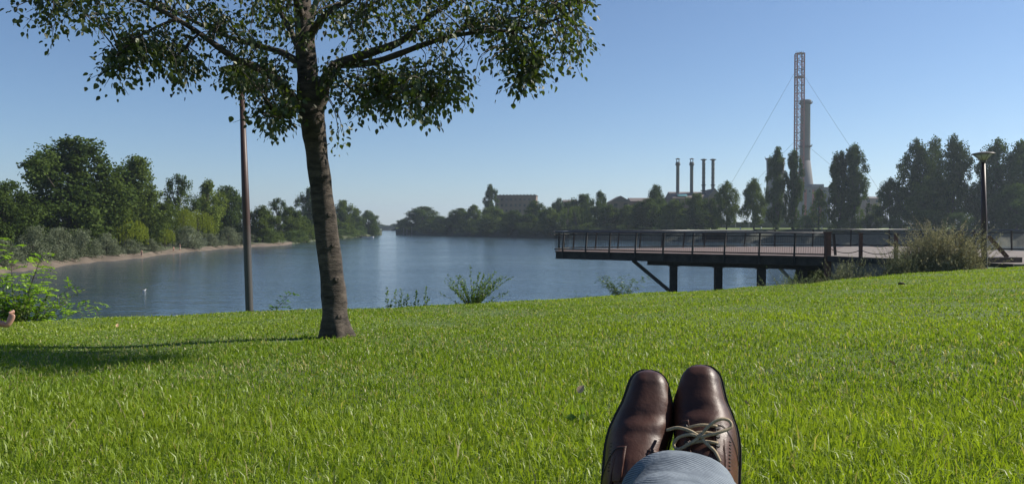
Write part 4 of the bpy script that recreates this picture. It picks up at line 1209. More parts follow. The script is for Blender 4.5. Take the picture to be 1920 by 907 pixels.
# sunbather at the left edge: only a bare foot reaches into the picture
p = lawn_hit(20, 620)
p = p - Vector((.09, 0, 0))
sb = thing('person', 'sunbather lying on the lawn, one bare foot showing at the left edge', 'person', (p.x, p.y, float(lawn_z(p.x, p.y))))
J = {'pel': ((-0.98, 0, .13), .14), 'belly': ((-1.2, 0, .13), .13), 'chest': ((-1.42, 0, .14), .15), 'neck': ((-1.64, 0, .13), .06), 'head': ((-1.76, 0, .13), .10), 'crown': ((-1.88, 0, .13), .085)}
bones = [('pel', 'belly'), ('belly', 'chest'), ('chest', 'neck'), ('neck', 'head'), ('head', 'crown')]
for s, q in ((-1, 'l'), (1, 'r')):
    J['hip' + q] = ((-.93, s * .10, .12), .1); J['knee' + q] = ((-.5, s * .13, .12), .065); J['calf' + q] = ((-.34, s * .13, .09), .06)
    J['ank' + q] = ((-.08, s * .13, .065), .038); J['heel' + q] = ((-.03, s * .13, .045), .036); J['ball' + q] = ((.015, s * .14, .145), (.022, .044)); J['toes' + q] = ((.02, s * .14, .195), (.013, .042))
    J['sh' + q] = ((-1.52, s * .18, .13), .07); J['el' + q] = ((-1.3, s * .33, .07), .045); J['wr' + q] = ((-1.07, s * .36, .05), .03); J['ha' + q] = ((-.97, s * .36, .045), .035)
    bones += [('pel', 'hip' + q), ('hip' + q, 'knee' + q), ('knee' + q, 'calf' + q), ('calf' + q, 'ank' + q), ('ank' + q, 'heel' + q), ('heel' + q, 'ball' + q), ('ball' + q, 'toes' + q), ('chest', 'sh' + q), ('sh' + q, 'el' + q), ('el' + q, 'wr' + q), ('wr' + q, 'ha' + q)]
skin_obj('body', J, bones, M['skin'], sb, 2)
for s in (-1, 1):
    for i in range(5):
        yy = s * .14 + s * (-.036 + i * .018) * -1
        L = (.034, .028, .025, .022, .018)[i]; rr = (.0125, .009, .0085, .008, .0075)[i]
        MB().tube([(.012, yy, .19), (.014, yy, .19 + L * .6), (.008, yy, .193 + L), (.004, yy, .195 + L * 1.1)], [rr * .95, rr, rr * .8, rr * .2], 8).build('toe', M['skin'], sb, True)
skin_obj('shorts', {k: (J[k][0], J[k][1] + .02) for k in ('pel', 'hipl', 'hipr', 'kneel', 'kneer')} , [('pel', 'hipl'), ('pel', 'hipr'), ('hipl', 'kneel'), ('hipr', 'kneer')], M['cloth_dark'], sb, 1)
skin_obj('hair', {k: (J[k][0], J[k][1] + .008) for k in ('crown', 'head')}, [('crown', 'head')], M['hair'], sb, 1)
# ------------------------------------------------------------------ the leaning tree
TY = None
tb = lawn_hit(629, 632)
TY = tb.y
print('tree at', tb)
tree = thing('leaning_tree', 'leaning tree with bare patchy trunk and spreading leafy crown close by on the lawn', 'tree', (tb.x, tb.y, float(lawn_z(tb.x, tb.y)) - 0.04))
TB = tree.location.copy()
def tp(px, py, dy=0.0):
    return at(px, py, TY + dy) - TB
PXM = TY / F                                    # metres per pixel at the tree
gt = np.random.default_rng(21)
rt = random.Random(5)
def smooth_path(pts, n):
    """Catmull-Rom through the points"""
    P = [pts[0] * 2 - pts[1]] + list(pts) + [pts[-1] * 2 - pts[-2]]
    out = []
    for i in range(1, len(P) - 2):
        for k in range(n):
            t = k / n
            a, b, c, d = P[i - 1], P[i], P[i + 1], P[i + 2]
            out.append(0.5 * ((2 * b) + (c - a) * t + (2 * a - 5 * b + 4 * c - d) * t * t + (3 * b - a - 3 * c + d) * t ** 3))
    out.append(P[-2].copy())
    return out
# trunk with knobbly rings
tr_px = [(629, 636, 62), (628, 622, 56), (627, 600, 52), (624, 540, 48), (613, 440, 46), (602, 350, 43), (592, 270, 44), (585, 215, 50), (582, 190, 50), (577, 140, 42), (573, 95, 40), (570, 50, 38), (566, 0, 34), (560, -70, 26), (552, -160, 18), (548, -260, 10), (545, -330, 4)]
ctr = smooth_path([tp(x, y) for x, y, w in tr_px], 5)
wid = np.interp(np.linspace(0, 1, len(ctr)), np.linspace(0, 1, len(tr_px)), [w for _, _, w in tr_px])
vs, fs, n = [], [], 28
for i, c in enumerate(ctr):
    for k in range(n):
        a = 2 * math.pi * k / n
        z = c.z
        r = wid[i] * 0.93 / 2 * PXM * (1 + 0.035 * math.sin(3 * a + 2.3 * z) + 0.03 * math.sin(5 * a - 4.1 * z + 1) + 0.035 * math.sin(17 * z + 2 * math.sin(a)) + 0.02 * gt.normal())
        if z < 0.25:
            r *= 1 + 0.20 * (0.25 - z) / 0.25 * (1 + math.sin(5 * a + 1))
        vs.append(c + Vector((math.cos(a) * r, math.sin(a) * r, 0)))
for i in range(len(ctr) - 1):
    for k in range(n):
        a, b = i * n + k, i * n + (k + 1) % n
        fs.append((a, b, b + n, a + n))
trunk = MB().add(vs, fs).build('trunk', M['bark'], tree, True)
# old pruning scars and knots
for px, py, side, rr in ((640, 520, 0.6, .03), (622, 330, 0.5, .028), (628, 395, .6, .022), (646, 590, .6, .03), (563, 205, -0.95, .05), (607, 222, .9, .045), (636, 455, .6, .02)):
    i = min(range(len(ctr)), key=lambda j: abs(ctr[j].z - tp(px, py).z))
    a = -math.pi / 2 + side * 1.1
    r = wid[i] / 2 * PXM
    c = ctr[i] + Vector((math.cos(a) * r * 0.93, math.sin(a) * r * 0.93, 0))
    q = Vector((math.cos(a), math.sin(a), 0.1))
    MB().tube([c - q * 0.02, c + q * 0.002, c + q * 0.010, c + q * 0.004], [rr * 1.1, rr, rr * 0.75, rr * 0.2], 10).build('knot', M['bark'], tree, True)

LIMBS = [  # pixel path, start width, end width, depth at start and end
 ([(568, 205), (552, 188), (526, 160), (506, 140), (477, 125), (443, 112), (400, 82), (374, 63), (331, 36), (265, 3), (190, -22), (110, -30)], 24, 4, 0, -0.9),
 ([(570, 125), (552, 113), (529, 99), (495, 89), (443, 75), (400, 57), (330, 24), (260, -12), (170, -30)], 18, 4, 0, 1.0),
 ([(570, 105), (558, 86), (538, 46), (520, 11), (500, -40), (470, -110), (430, -190)], 16, 4, 0, 0.9),
 ([(577, 80), (588, 56), (601, 37), (629, 14), (661, -2), (720, -42), (790, -110), (840, -170)], 18, 4, 0, -0.9),
 ([(586, 222), (600, 185), (611, 152), (629, 125), (652, 114), (701, 97), (744, 82), (773, 62), (802, 34), (855, -2), (920, -50), (980, -90)], 44, 4, 0, -0.35),
 ([(636, 120), (655, 121), (701, 117), (744, 103), (800, 82), (849, 68), (898, 61), (961, 57), (1030, 42), (1085, 15)], 18, 3, 0.05, -0.75),
 ([(849, 68), (880, 48), (930, 38), (985, 30), (1040, 5)], 8, 3, -0.3, 0.2),
 ([(572, 60), (600, -10), (640, -90), (660, -200)], 16, 4, 0, 1.5),
 ([(568, 40), (545, -30), (500, -110), (490, -180)], 16, 4, 0, -1.5),
 ([(566, 10), (590, -60), (620, -150), (640, -260)], 12, 3, 0, -1.0),
 ([(331, 36), (300, 48), (272, 62), (245, 78), (225, 105)], 6, 2, -0.65, -0.8),
 ([(374, 63), (350, 85), (335, 110), (345, 140)], 5, 2, -0.55, -0.3),
 ([(701, 117), (722, 140), (760, 165), (800, 190)], 7, 2, -0.1, -0.5),
 ([(629, 123), (650, 160), (690, 190), (700, 205)], 7, 2, 0.1, 0.5),
 ([(506, 140), (490, 165), (500, 195), (530, 225)], 6, 2, -0.2, -0.5),
 ([(961, 57), (975, 90), (985, 130), (985, 155)], 5, 2, -0.6, -0.5),
]
limb_pts = []
for path, w0, w1, d0, d1 in LIMBS:
    pts = [tp(x, y, d0 + (d1 - d0) * (i / (len(path) - 1)) ** 1.2) for i, (x, y) in enumerate(path)]
    sp = smooth_path(pts, 4)
    L = len(sp)
    rad = [(w0 + (w1 - w0) * (i / (L - 1)) ** (0.7 if w0 < 40 else 0.42)) / 2 * PXM * (1 + 0.06 * math.sin(i * 1.7)) for i in range(L)]
    MB().tube(sp, rad, 10).build('limb', M['bark'], tree, True)
    limb_pts += [(p, rad[i]) for i, p in enumerate(sp) if i > L * 0.12]
LPT = np.array([tuple(p) for p, r in limb_pts])

# leafy sprays: regions of the crown as seen, spread through its depth
REG = [  # polygon (pixels), number of sprays, depth mean, depth spread
 ([(14, 0), (22, 30), (60, 40), (110, 25), (90, -60), (20, -60)], 7, -0.9, 0.25),
 ([(80, 20), (75, 45), (110, 78), (135, 60), (160, 40), (215, 30), (220, -60), (85, -60)], 24, -0.7, 0.4),
 ([(200, 30), (240, 35), (330, 45), (380, 30), (380, -60), (200, -60)], 26, -0.2, 0.7),
 ([(200, 70), (195, 105), (198, 140), (215, 148), (250, 138), (275, 100), (260, 65), (230, 60)], 22, -0.75, 0.25),
 ([(260, 55), (268, 100), (290, 128), (330, 120), (345, 80), (350, 45), (300, 45)], 22, -0.6, 0.3),
 ([(310, 100), (330, 130), (345, 162), (358, 150), (395, 130), (392, 108), (350, 90)], 12, -0.5, 0.25),
 ([(380, 0), (385, 60), (420, 95), (500, 110), (560, 90), (560, 0), (560, -60), (380, -60)], 60, 0.3, 0.8),
 ([(420, 125), (425, 150), (455, 170), (490, 165), (540, 150), (556, 120), (470, 110), (430, 112)], 26, 0.0, 0.5),
 ([(455, 175), (480, 220), (500, 235), (530, 238), (556, 215), (556, 170), (520, 160)], 22, -0.4, 0.35),
 ([(595, 0), (600, 60), (690, 95), (740, 75), (780, 30), (830, -60), (600, -60)], 50, -0.2, 0.6),
 ([(604, 110), (640, 95), (640, 160), (610, 190), (600, 160)], 6, -0.3, 0.2),
 ([(640, 130), (625, 200), (670, 212), (715, 200), (740, 140), (700, 120)], 28, -0.35, 0.3),
 ([(700, 125), (715, 205), (770, 202), (808, 212), (845, 200), (862, 180), (870, 150), (890, 138), (860, 95), (800, 95)], 58, -0.6, 0.4),
 ([(625, 215), (640, 222), (655, 230), (636, 258), (628, 255)], 2, -0.1, 0.1),
 ([(740, 60), (780, 70), (850, 62), (860, 20), (860, -60), (780, -60), (780, 20)], 22, -0.3, 0.5),
 ([(865, 50), (900, 105), (940, 110), (1000, 70), (1000, -60), (860, -60)], 44, -0.6, 0.5),
 ([(945, 100), (962, 150), (985, 166), (1015, 136), (1015, 80), (960, 80)], 24, -0.6, 0.3),
 ([(1000, 60), (1020, 110), (1065, 120), (1090, 85), (1105, 20), (1110, -60), (990, -60)], 44, -0.4, 0.5),
 ([(60, -40), (1060, -40), (960, -150), (750, -260), (560, -330), (380, -250), (170, -130)], 150, -0.3, 0.9),
]
def in_poly(x, y, poly):
    c = False
    j = len(poly) - 1
    for i in range(len(poly)):
        xi, yi = poly[i]; xj, yj = poly[j]
        if (yi > y) != (yj > y) and x < (xj - xi) * (y - yi) / (yj - yi) + xi:
            c = not c
        j = i
    return c
twigs = MB()
LC, LD, LN = [], [], []                        # leaf base, direction, facing
for poly, cnt, dm, ds in REG:
    xs_, ys_ = [p[0] for p in poly], [p[1] for p in poly]
    done = 0
    cnt = int(cnt * 1.24)
    while done < cnt:
        x, y = rt.uniform(min(xs_), max(xs_)), rt.uniform(min(ys_), max(ys_))
        if not in_poly(x, y, poly): continue
        done += 1
        c = tp(x, y, dm + rt.gauss(0, ds))
        i = int(np.argmin(((LPT - np.array(c)) ** 2).sum(1) + 0.0))
        b = Vector(LPT[i])
        d = c - b
        if d.length > 1.1: b = c - d.normalized() * 1.1 if y < -40 else b
        mid = b.lerp(c, 0.5) + Vector((rt.gauss(0, .04), rt.gauss(0, .04), 0.05 * d.length))
        tip = c + Vector((rt.gauss(0, .09), rt.gauss(0, .09), -0.10 - rt.random() * 0.06))
        path = smooth_path([b, mid, c, tip], 3)
        twigs.tube(path, [0.0065 - 0.005 * k / (len(path) - 1) for k in range(len(path))], 4, False)
        nl = rt.randint(20, 30)
        for k in range(nl):
            t = 0.42 + 0.58 * (k + rt.random()) / nl
            q = path[min(len(path) - 1, int(t * (len(path) - 1)))]
            off = Vector((rt.gauss(0, .046), rt.gauss(0, .046), rt.gauss(-.01, .04)))
            LC.append(q + off)
            out = off.normalized() * 0.6 + Vector((rt.gauss(0, .3), rt.gauss(0, .3), -0.55 + rt.gauss(0, .3)))
            LD.append(out.normalized())
            LN.append(Vector((rt.gauss(0, .6), rt.gauss(0, .6) - 0.15, 0.55 + rt.gauss(0, .35))))
tag(twigs.build('twigs', M['twig'], tree), kind='stuff')
# single ovate leaf, folded along the midrib, unit length along +Y, facing +Z
LV = np.array([(0, 0, 0), (0, .16, .0), (.2, .3, .055), (.27, .5, .06), (.17, .78, .03), (0, 1.0, -.06), (-.17, .78, .03), (-.27, .5, .06), (-.2, .3, .055), (0, .5, -.015)])
LF = np.array([(1, 2, 3, 9), (9, 3, 4, 5), (9, 5, 6, 7), (1, 9, 7, 8)])
def leaf_frames(C, D, Nn):
    D = D / np.linalg.norm(D, axis=1, keepdims=True)
    Nn = Nn - D * (Nn * D).sum(1, keepdims=True)
    Nn = Nn / (np.linalg.norm(Nn, axis=1, keepdims=True) + 1e-9)
    return np.stack([np.cross(D, Nn), D, Nn], 2)      # columns
C = np.array([tuple(v) for v in LC]); Dd = np.array([tuple(v) for v in LD]); Nn = np.array([tuple(v) for v in LN])
sz = gt.uniform(0.034, 0.072, len(C))
Fr = leaf_frames(C, Dd, Nn)
tone = np.clip(gt.normal(0.45, 0.25, len(C)), 0, 1)
# the 300 that hang lowest / nearest the outline are leaves of their own, the rest one mass
world_ = C + np.array(TB)
Xi = world_[:, 0] / world_[:, 1] * F + 960; Yi = HORIZON - (world_[:, 2] - CZ) / world_[:, 1] * F
vis = (Yi > 0) & (Xi > 0) & (Xi < 1920)
score = np.where(vis, sz / world_[:, 1] * (1 + 0.004 * Yi), -1)
top = np.argsort(-score)[:300]
rest = np.setdiff1d(np.arange(len(C)), top)
V_ = C[rest][:, None, :] + np.einsum('nij,kj->nki', Fr[rest], LV) * sz[rest][:, None, None]
nv = len(LV)
Ff = ((np.arange(len(rest)) * nv)[:, None, None] + LF[None]).reshape(-1, 4)
crown = put('crown', np_mesh('crown', V_.reshape(-1, 3), Ff, M['leaf'], {'tone': np.repeat(tone[rest], nv)}, True), tree)
tag(crown, kind='stuff')
lm = []
for k in range(4):
    lm.append(np_mesh('leaf', LV * np.array([1 + 0.1 * k, 1, 1 + 0.5 * k]), LF, M['leaf'], {'tone': np.full(nv, 0.25 + 0.17 * k)}, True))
for i in top:
    o = put('leaf', lm[int(i) % 4], tree)
    m4 = Matrix(Fr[i].tolist()).to_4x4()
    o.matrix_local = Matrix.Translation(Vector(C[i])) @ m4 @ Matrix.Scale(float(sz[i]), 4)
print('leaves', len(C))
# shoot low on the trunk
for k in range(5):
    pass

# ------------------------------------------------------------------ plants on the bank edge and bushes
def sprig_plant(name, label, base, stems, mat, leaf_len, leaf_asp, cat='plant', pinnate=False, tint=(1, 1, 1), stem_r=0.006, seed=1, step=0.03, group=None, droop=0.0, ext=1.0, core=None):
    """stems: list of (direction/length vector, bend vector); leaves along each stem"""
    g = np.random.default_rng(seed)
    t = thing(name, label, cat, base, 0, group)
    sm = MB()
    cs, ns, al, sz_, to = [], [], [], [], []
    for st_ in stems:
        d, bend = Vector(st_[0]), Vector(st_[1])
        o0 = Vector(st_[2]) if len(st_) > 2 else Vector((0, 0, 0))
        pts = [o0 + d * u + bend * (u * u) for u in np.linspace(0, 1, 7)]
        sm.tube([o0 + Vector((0, 0, -0.1))] + pts[1:], [stem_r] + [stem_r * (1 - 0.85 * u) for u in np.linspace(0.15, 1, 6)], 5, False)
        L = d.length
        nq = max(3, int(L / step))
        for j in range(nq):
            u = 0.12 + 0.88 * (j + g.random()) / nq
            q = np.array(o0 + d * u + bend * (u * u))
            tan = np.array((d + bend * (2 * u)).normalized())
            if pinnate:                                    # compound leaf: rachis with paired leaflets
                sd = rdir(g, 1)[0]; sd -= tan * sd.dot(tan); sd /= np.linalg.norm(sd)
                rl = pinnate * g.uniform(0.6, 1.1) * (1 - 0.4 * u)
                rd = sd * 0.85 + tan * 0.45 + np.array([0, 0, 0.1]); rd /= np.linalg.norm(rd)
                rp = [q + rd * rl * w + np.array([0, 0, -0.35 * rl * w * w]) for w in np.linspace(0, 1, 5)]
                sm.tube(rp, [stem_r * 0.35] * 5, 3, False)
                up = np.array([0, 0, 1.0]); lat = np.cross(rd, up); lat /= np.linalg.norm(lat) + 1e-9
                m_ = int(rl / (leaf_len * 0.42))
                for w in np.linspace(0.18, 1, max(3, m_)):
                    c0 = q + rd * rl * w + np.array([0, 0, -0.35 * rl * w * w])
                    for s in (-1, 1):
                        dr = lat * s * 0.9 + rd * 0.45 + np.array([0, 0, -0.15])
                        cs.append(c0 + dr * leaf_len * 0.5); al.append(dr); ns.append(up + g.normal(0, .35, 3)); sz_.append(leaf_len * g.uniform(.75, 1.15)); to.append(g.random())
            else:
                dr = rdir(g, 1)[0] * 0.8 + tan * 0.55 + np.array([0, 0, 0.15 - droop])
                dr /= np.linalg.norm(dr)
                cs.append(q + dr * leaf_len * 0.55 * ext); al.append(dr); ns.append(rdir(g, 1)[0] * 0.7 + np.array([0, 0, 0.6])); sz_.append(leaf_len * g.uniform(.6, 1.25)); to.append(g.random())
    if core:
        cn, cr, chh = core                                 # leafy mass inside the shrub
        for _ in range(cn):
            a_, q_ = g.uniform(0, 2 * np.pi), cr * math.sqrt(g.random())
            zt_ = chh * math.sqrt(max(0.02, 1 - (q_ / cr) ** 2)) * (0.8 + 0.25 * math.sin(3 * a_ + 5 * q_))
            cs.append(np.array([q_ * math.cos(a_), q_ * math.sin(a_), zt_ * g.random() ** 0.6]))
            al.append(rdir(g, 1)[0] + np.array([0, 0, 0.5])); ns.append(rdir(g, 1)[0] + np.array([0, 0, 0.4])); sz_.append(leaf_len * g.uniform(.8, 1.6)); to.append(g.random() * .8)
    sm.build('stem', M['twig'], t)
    v, f, tn_ = leaf_quads(np.array(cs), np.array(ns), np.array(sz_), leaf_asp, np.array(to), g, along=np.array(al))
    o = put('foliage', np_mesh('foliage', v, f, M[mat], {'tone': tn_}), t)
    o.color = (*tint, 1)
    return t
def bank_pt(px, py, past):
    """a spot just behind the lawn's edge, in the column px; py only picks the height shown"""
    k = px_dir(px)
    y = 12.0
    for _ in range(60):
        y = y + 0.5 * (float(crest(k * y)) + past - y)
    return Vector((k * y, y, float(lawn_z(k * y, y))))
def fan(n, h, spread, bend, g, hv=0.3):
    out = []
    for i in range(n):
        a = g.uniform(0, 2 * np.pi); s = spread * math.sqrt(g.random())
        L = h * g.uniform(1 - hv, 1)
        out.append(((s * math.cos(a), s * math.sin(a), L), (bend * s * math.cos(a), bend * s * math.sin(a), -0.12 * bend * L)))
    return out
def top_h(base, py):
    return max(0.15, at(960, py, base.y).z - base.z)
g5 = np.random.default_rng(5)
b = bank_pt(28, 0, 1.6)
hh = top_h(b, 440)
stems = [((-0.35, 0, hh * .95), (-.2, 0, 0)), ((0.15, .1, hh * .9), (.25, 0, -.1)), ((0.5, -.1, hh * .72), (.55, 0, -.25)), ((.45, .2, hh * .5), (.75, 0, -.2)), ((-.3, -.2, hh * .7), (-.4, 0, -.1)), ((.0, -.2, hh * .98), (.0, .1, -.05)), ((.35, -.3, hh * .36), (.75, 0, -.1)), ((-.6, .0, hh * .85), (-.3, 0, -.1)), ((.2, .3, hh * .75), (.1, .2, 0)), ((.5, 0, hh * .62), (.75, .1, -.35))]
for _ in range(12):
    stems.append(((g5.uniform(-.7, .45), g5.uniform(-.3, .3), hh * g5.uniform(.35, .9)), (g5.uniform(-.3, .4), g5.uniform(-.2, .2), -.1)))
sprig_plant('feathery_sapling', 'bright green feathery sapling at the left edge of the bank', b, stems, 'bush_leaf', 0.08, 0.40, 'sapling', pinnate=0.42, tint=(2.5, 2.7, 1.0), stem_r=0.010, seed=3, step=0.07)
b = bank_pt(35, 0, 1.3)
sprig_plant('low_bush', 'yellowish low bush under the feathery sapling', b, fan(60, top_h(b, 535), 0.75, 0.3, g5), 'bush_leaf', 0.06, 0.5, 'bush', seed=4, step=0.035, tint=(1, .95, .8))
b = bank_pt(508, 0, 0.9)
sprig_plant('ailanthus_shoot', 'small arching green shoot just right of the near lamp post', b, [((0.18, 0, top_h(b, 545)), (.18, 0, -.04)), ((0.05, .05, .25), (.05, 0, 0))], 'bush_leaf', 0.10, 0.35, 'plant', pinnate=0.24, seed=6, step=0.05, tint=(.8, 1.05, .8))
b = bank_pt(757, 0, 0.8)
hh = top_h(b, 541)
for i, (px, py, lab) in enumerate([(727, 540, 'leftmost'), (742, 545, 'second from left'), (752, 542, 'third from left'), (762, 552, 'shortest, in the middle'), (777, 546, 'second from right'), (795, 538, 'rightmost and tallest')]):
    b = bank_pt(px, 0, 0.8)
    hs = top_h(b, py)
    sprig_plant('upright_shoot', lab + ' of the six upright leafy shoots at the lawn edge', b, [((0.03 * (i - 2.5) * .4, 0, hs), (0.01, 0, 0)), ((0.05, .03, hs * .6), (.03, 0, 0))], 'bush_leaf', 0.06, 0.42, 'plant', seed=20 + i, step=0.010, tint=(1.0, 1.1, .8), group='upright shoots at the lawn edge')
b = bank_pt(885, 0, 0.9)
hh = top_h(b, 498)
g6 = np.random.default_rng(6)
sprig_plant('edge_bush', 'spreading green bush at the lawn edge in the middle of the photo', b,
    fan(46, hh * .9, 0.5, 0.6, g6, .45) + [((-.02, 0, hh * 1.0), (-.02, 0, 0)), ((.45, 0, hh * .8), (.12, 0, -.05)), ((.3, .1, hh * .82), (.1, 0, 0)), ((-.5, 0, hh * .45), (-.15, 0, 0)), ((.55, 0, hh * .4), (.12, 0, 0)), ((-.35, .1, hh * .6), (-.1, 0, 0))],
    'bush_leaf', 0.05, 0.5, 'bush', seed=7, step=0.018, tint=(.95, 1.0, .8))
b = bank_pt(1080, 0, 0.9)
sprig_plant('small_weed', 'small weed poking over the lawn edge left of the pinnate bush', b, [((0, 0, top_h(b, 545)), (0, 0, 0)), ((.2, 0, .28), (.05, 0, 0)), ((-.18, 0, .26), (-.05, 0, 0))], 'bush_leaf', 0.05, 0.4, 'plant', seed=8, step=0.025, tint=(.8, .9, .8))
b = bank_pt(1168, 0, 1.0)
hh = top_h(b, 508)
g7 = np.random.default_rng(8)
sprig_plant('pinnate_bush', 'thin grey green bush at the lawn edge under the platform brace', b, fan(24, hh, 0.5, 0.35, g7), 'bush_leaf', 0.045, 0.4, 'bush', pinnate=0.15, seed=9, step=0.06, tint=(.75, .85, .95), stem_r=0.004)
# shrubs beside the abutment
g8 = np.random.default_rng(9)
def arching(px, py_top, wpx, past, n, label, seed, leaf=0.05, name='arching_shrub', tint=(1, 1, 1), y=None):
    b = bank_pt(px, 0, past)
    hh = top_h(b, py_top)
    rad = wpx / 2 / F * b.y
    stems = []
    for d_, bd_ in fan(n, hh * 1.25, rad * .45, 0.7, g8, .4):
        a = g8.uniform(0, 2 * math.pi); q = rad * .62 * math.sqrt(g8.random())
        ed = 1 - 0.45 * (q / (rad * .62)) ** 2
        stems.append(((d_[0] + .35 * q * math.cos(a), d_[1] + .35 * q * math.sin(a), d_[2] * ed), bd_, (q * math.cos(a), q * math.sin(a), -0.1)))
    return sprig_plant(name, label, b, stems, 'shrub_leaf', leaf, 0.42, 'shrub', seed=seed, step=0.03, tint=tint, droop=0.1, core=(n * 42, rad * .95, hh * .85))
arching(1768, 412, 165, 1.1, 480, 'large arching grey pink shrub beside the right lamp post', 31, 0.06, tint=(1.45, 1.3, 1.35))
arching(1688, 452, 80, 1.6, 120, 'low fringe of shrub at the left foot of the large arching one', 32)
arching(1592, 478, 120, 2.4, 230, 'low spreading shrub in front of the concrete abutment', 33)
arching(1492, 502, 120, 2.6, 170, 'low shrub around the foot of the rightmost platform pillar', 34, tint=(.85, 1, .8))
# small finds on the lawn
p = lawn_hit(1690, 534)
g9 = np.random.default_rng(3)
tag(MB().tube([(-.07, 0, -.01), (-.05, 0, .01), (-.01, .01, .02), (.04, 0, .015), (.08, 0, 0)], [.006, .02, .026, .022, .006], 9).build('earth_clod', M['clod'], None, True, (p.x, p.y, float(lawn_z(p.x, p.y)) + .015)), 'small dark clod lying on the sunlit lawn before the low shrubs', 'clod')
def fallen(px, py, s, rot, label, mat='deadleaf', tone=.5):
    p = lawn_hit(px, py)
    me = np_mesh('fallen_leaf', LV * np.array([1.2, 1, 2]), LF, M[mat], {'tone': np.full(len(LV), tone)}, True)
    o = put('fallen_leaf', me, None, (p.x, p.y, float(lawn_z(p.x, p.y)) + .055))
    o.rotation_euler = rot; o.scale = (s, s, s)
    tag(o, label, 'leaf', 'fallen leaves on the lawn')
fallen(219, 624, .055, (1.2, .2, .4), 'pale tan fallen leaf on the lawn left of the tree shadow tip')
fallen(1082, 765, .05, (1.0, .4, -.6), 'pale withered leaf caught in the grass left of the shoes')
fallen(1405, 790, .035, (.5, .9, .6), 'tiny withered leaf in the grass right of the shoes')
fallen(1680, 708, .05, (.8, .3, 1.6), 'withered leaf in the grass far right of the shoes')
p = lawn_hit(1096, 800)
sprig_plant('broadleaf_weed', 'bright broad leaved weed in the grass left of the shoes', p, [((.0, 0, .07), (-.02, 0, 0)), ((.02, .01, .05), (.03, 0, 0)), ((-.02, 0, .05), (-.03, 0, 0))], 'bush_leaf', 0.035, 0.55, 'plant', seed=40, step=0.018, tint=(1.2, 1.3, .8), stem_r=.0015)
# ------------------------------------------------------------------ the photographer's legs and shoes
_u = np.linspace(0, 1, 801)
_hw = np.interp(_u, [0, .012, .05, .12, .25, .4, .55, .66, .76, .86, 1.0], [.010, .022, .030, .034, .035, .041, .0475, .0480, .0425, .0340, .0235])
_pad = np.pad(_hw, 40, mode='edge')
_hw = np.convolve(_pad, np.hanning(61) / np.hanning(61).sum(), 'same')[40:-40]
_hw = _hw * np.clip(1 - np.clip((_u - .90) / .10, 0, 1) ** 2.8, 0, 1) ** 0.5 + .002
_hw = _hw * np.clip(1 - np.clip((.05 - _u) / .05, 0, 1) ** 2.5, 0.05, 1) ** 0.5
_h = np.interp(_u, [0, .02, .06, .15, .28, .38, .46, .58, .70, .82, .92, .97, 1.0], [.045, .066, .078, .082, .086, .094, .090, .074, .058, .049, .043, .034, .012])
_h = np.convolve(np.pad(_h, 40, mode='edge'), np.hanning(41) / np.hanning(41).sum(), 'same')[40:-40]
def shoe_profile(u):
    hw, h = float(np.interp(u, _u, _hw)), float(np.interp(u, _u, _h))
    mid = np.interp(u, [0, .3, .6, .8, 1], [0, -.002, .001, .004, .004])       # toe swings inwards
    return hw, h, mid
LSH = 0.305
def shoe_pt(u, t, side, off=0.0):
    """u heel->toe, t 0..1 across from the left welt over the top to the right welt"""
    hw, h, mid = shoe_profile(u)
    a = math.pi * t
    ca, sa = math.cos(a), math.sin(a)
    ex = 0.72
    x = -math.copysign(abs(ca) ** ex, ca) * (hw + off)
    z = (abs(sa) ** (0.62 if u > .8 else 0.78)) * (h + off)
    x += -side * mid * 4.2
    # creases across the vamp
    if .58 < u < .76 and .15 < t < .85:
        z -= 0.0022 * math.sin((u - .58) / .18 * math.pi * 3 + 1.2 * math.sin(5 * t)) * math.sin(math.pi * (t - .15) / .7)
    return Vector((x, u * LSH, z))
def nrm_at(u, t, side):
    e = 1e-3
    a = shoe_pt(min(1, u + e), t, side) - shoe_pt(max(0, u - e), t, side)
    b = shoe_pt(u, min(1, t + e), side) - shoe_pt(u, max(0, t - e), side)
    q = b.cross(a)
    q = q.normalized() if q.length > 1e-12 else Vector((0, 0, 1))
    c = Vector((0, u * LSH, 0.03))
    return q if q.dot(shoe_pt(u, t, side) - c) > 0 else -q
def surf_grid(u0f, u1f, t0, t1, nu, nt_, side, off):
    vs, fs = [], []
    for i in range(nt_ + 1):
        t = t0 + (t1 - t0) * i / nt_
        for j in range(nu + 1):
            u = u0f(t) + (u1f(t) - u0f(t)) * j / nu
            vs.append(shoe_pt(u, t, side) + nrm_at(u, t, side) * (off if 0 < j < nu and 0 < i < nt_ else off * 0.2 if off < .0015 else off))
    for i in range(nt_):
        for j in range(nu):
            a = i * (nu + 1) + j
            fs.append((a, a + 1, a + nu + 2, a + nu + 1))
    return vs, fs
def seam(u_t, side, r, off, mat, parent, name='seam'):
    pts = [shoe_pt(u, t, side) + nrm_at(u, t, side) * off for u, t in u_t]
    MB().tube(pts, r, 6).build(name, mat, parent, True)
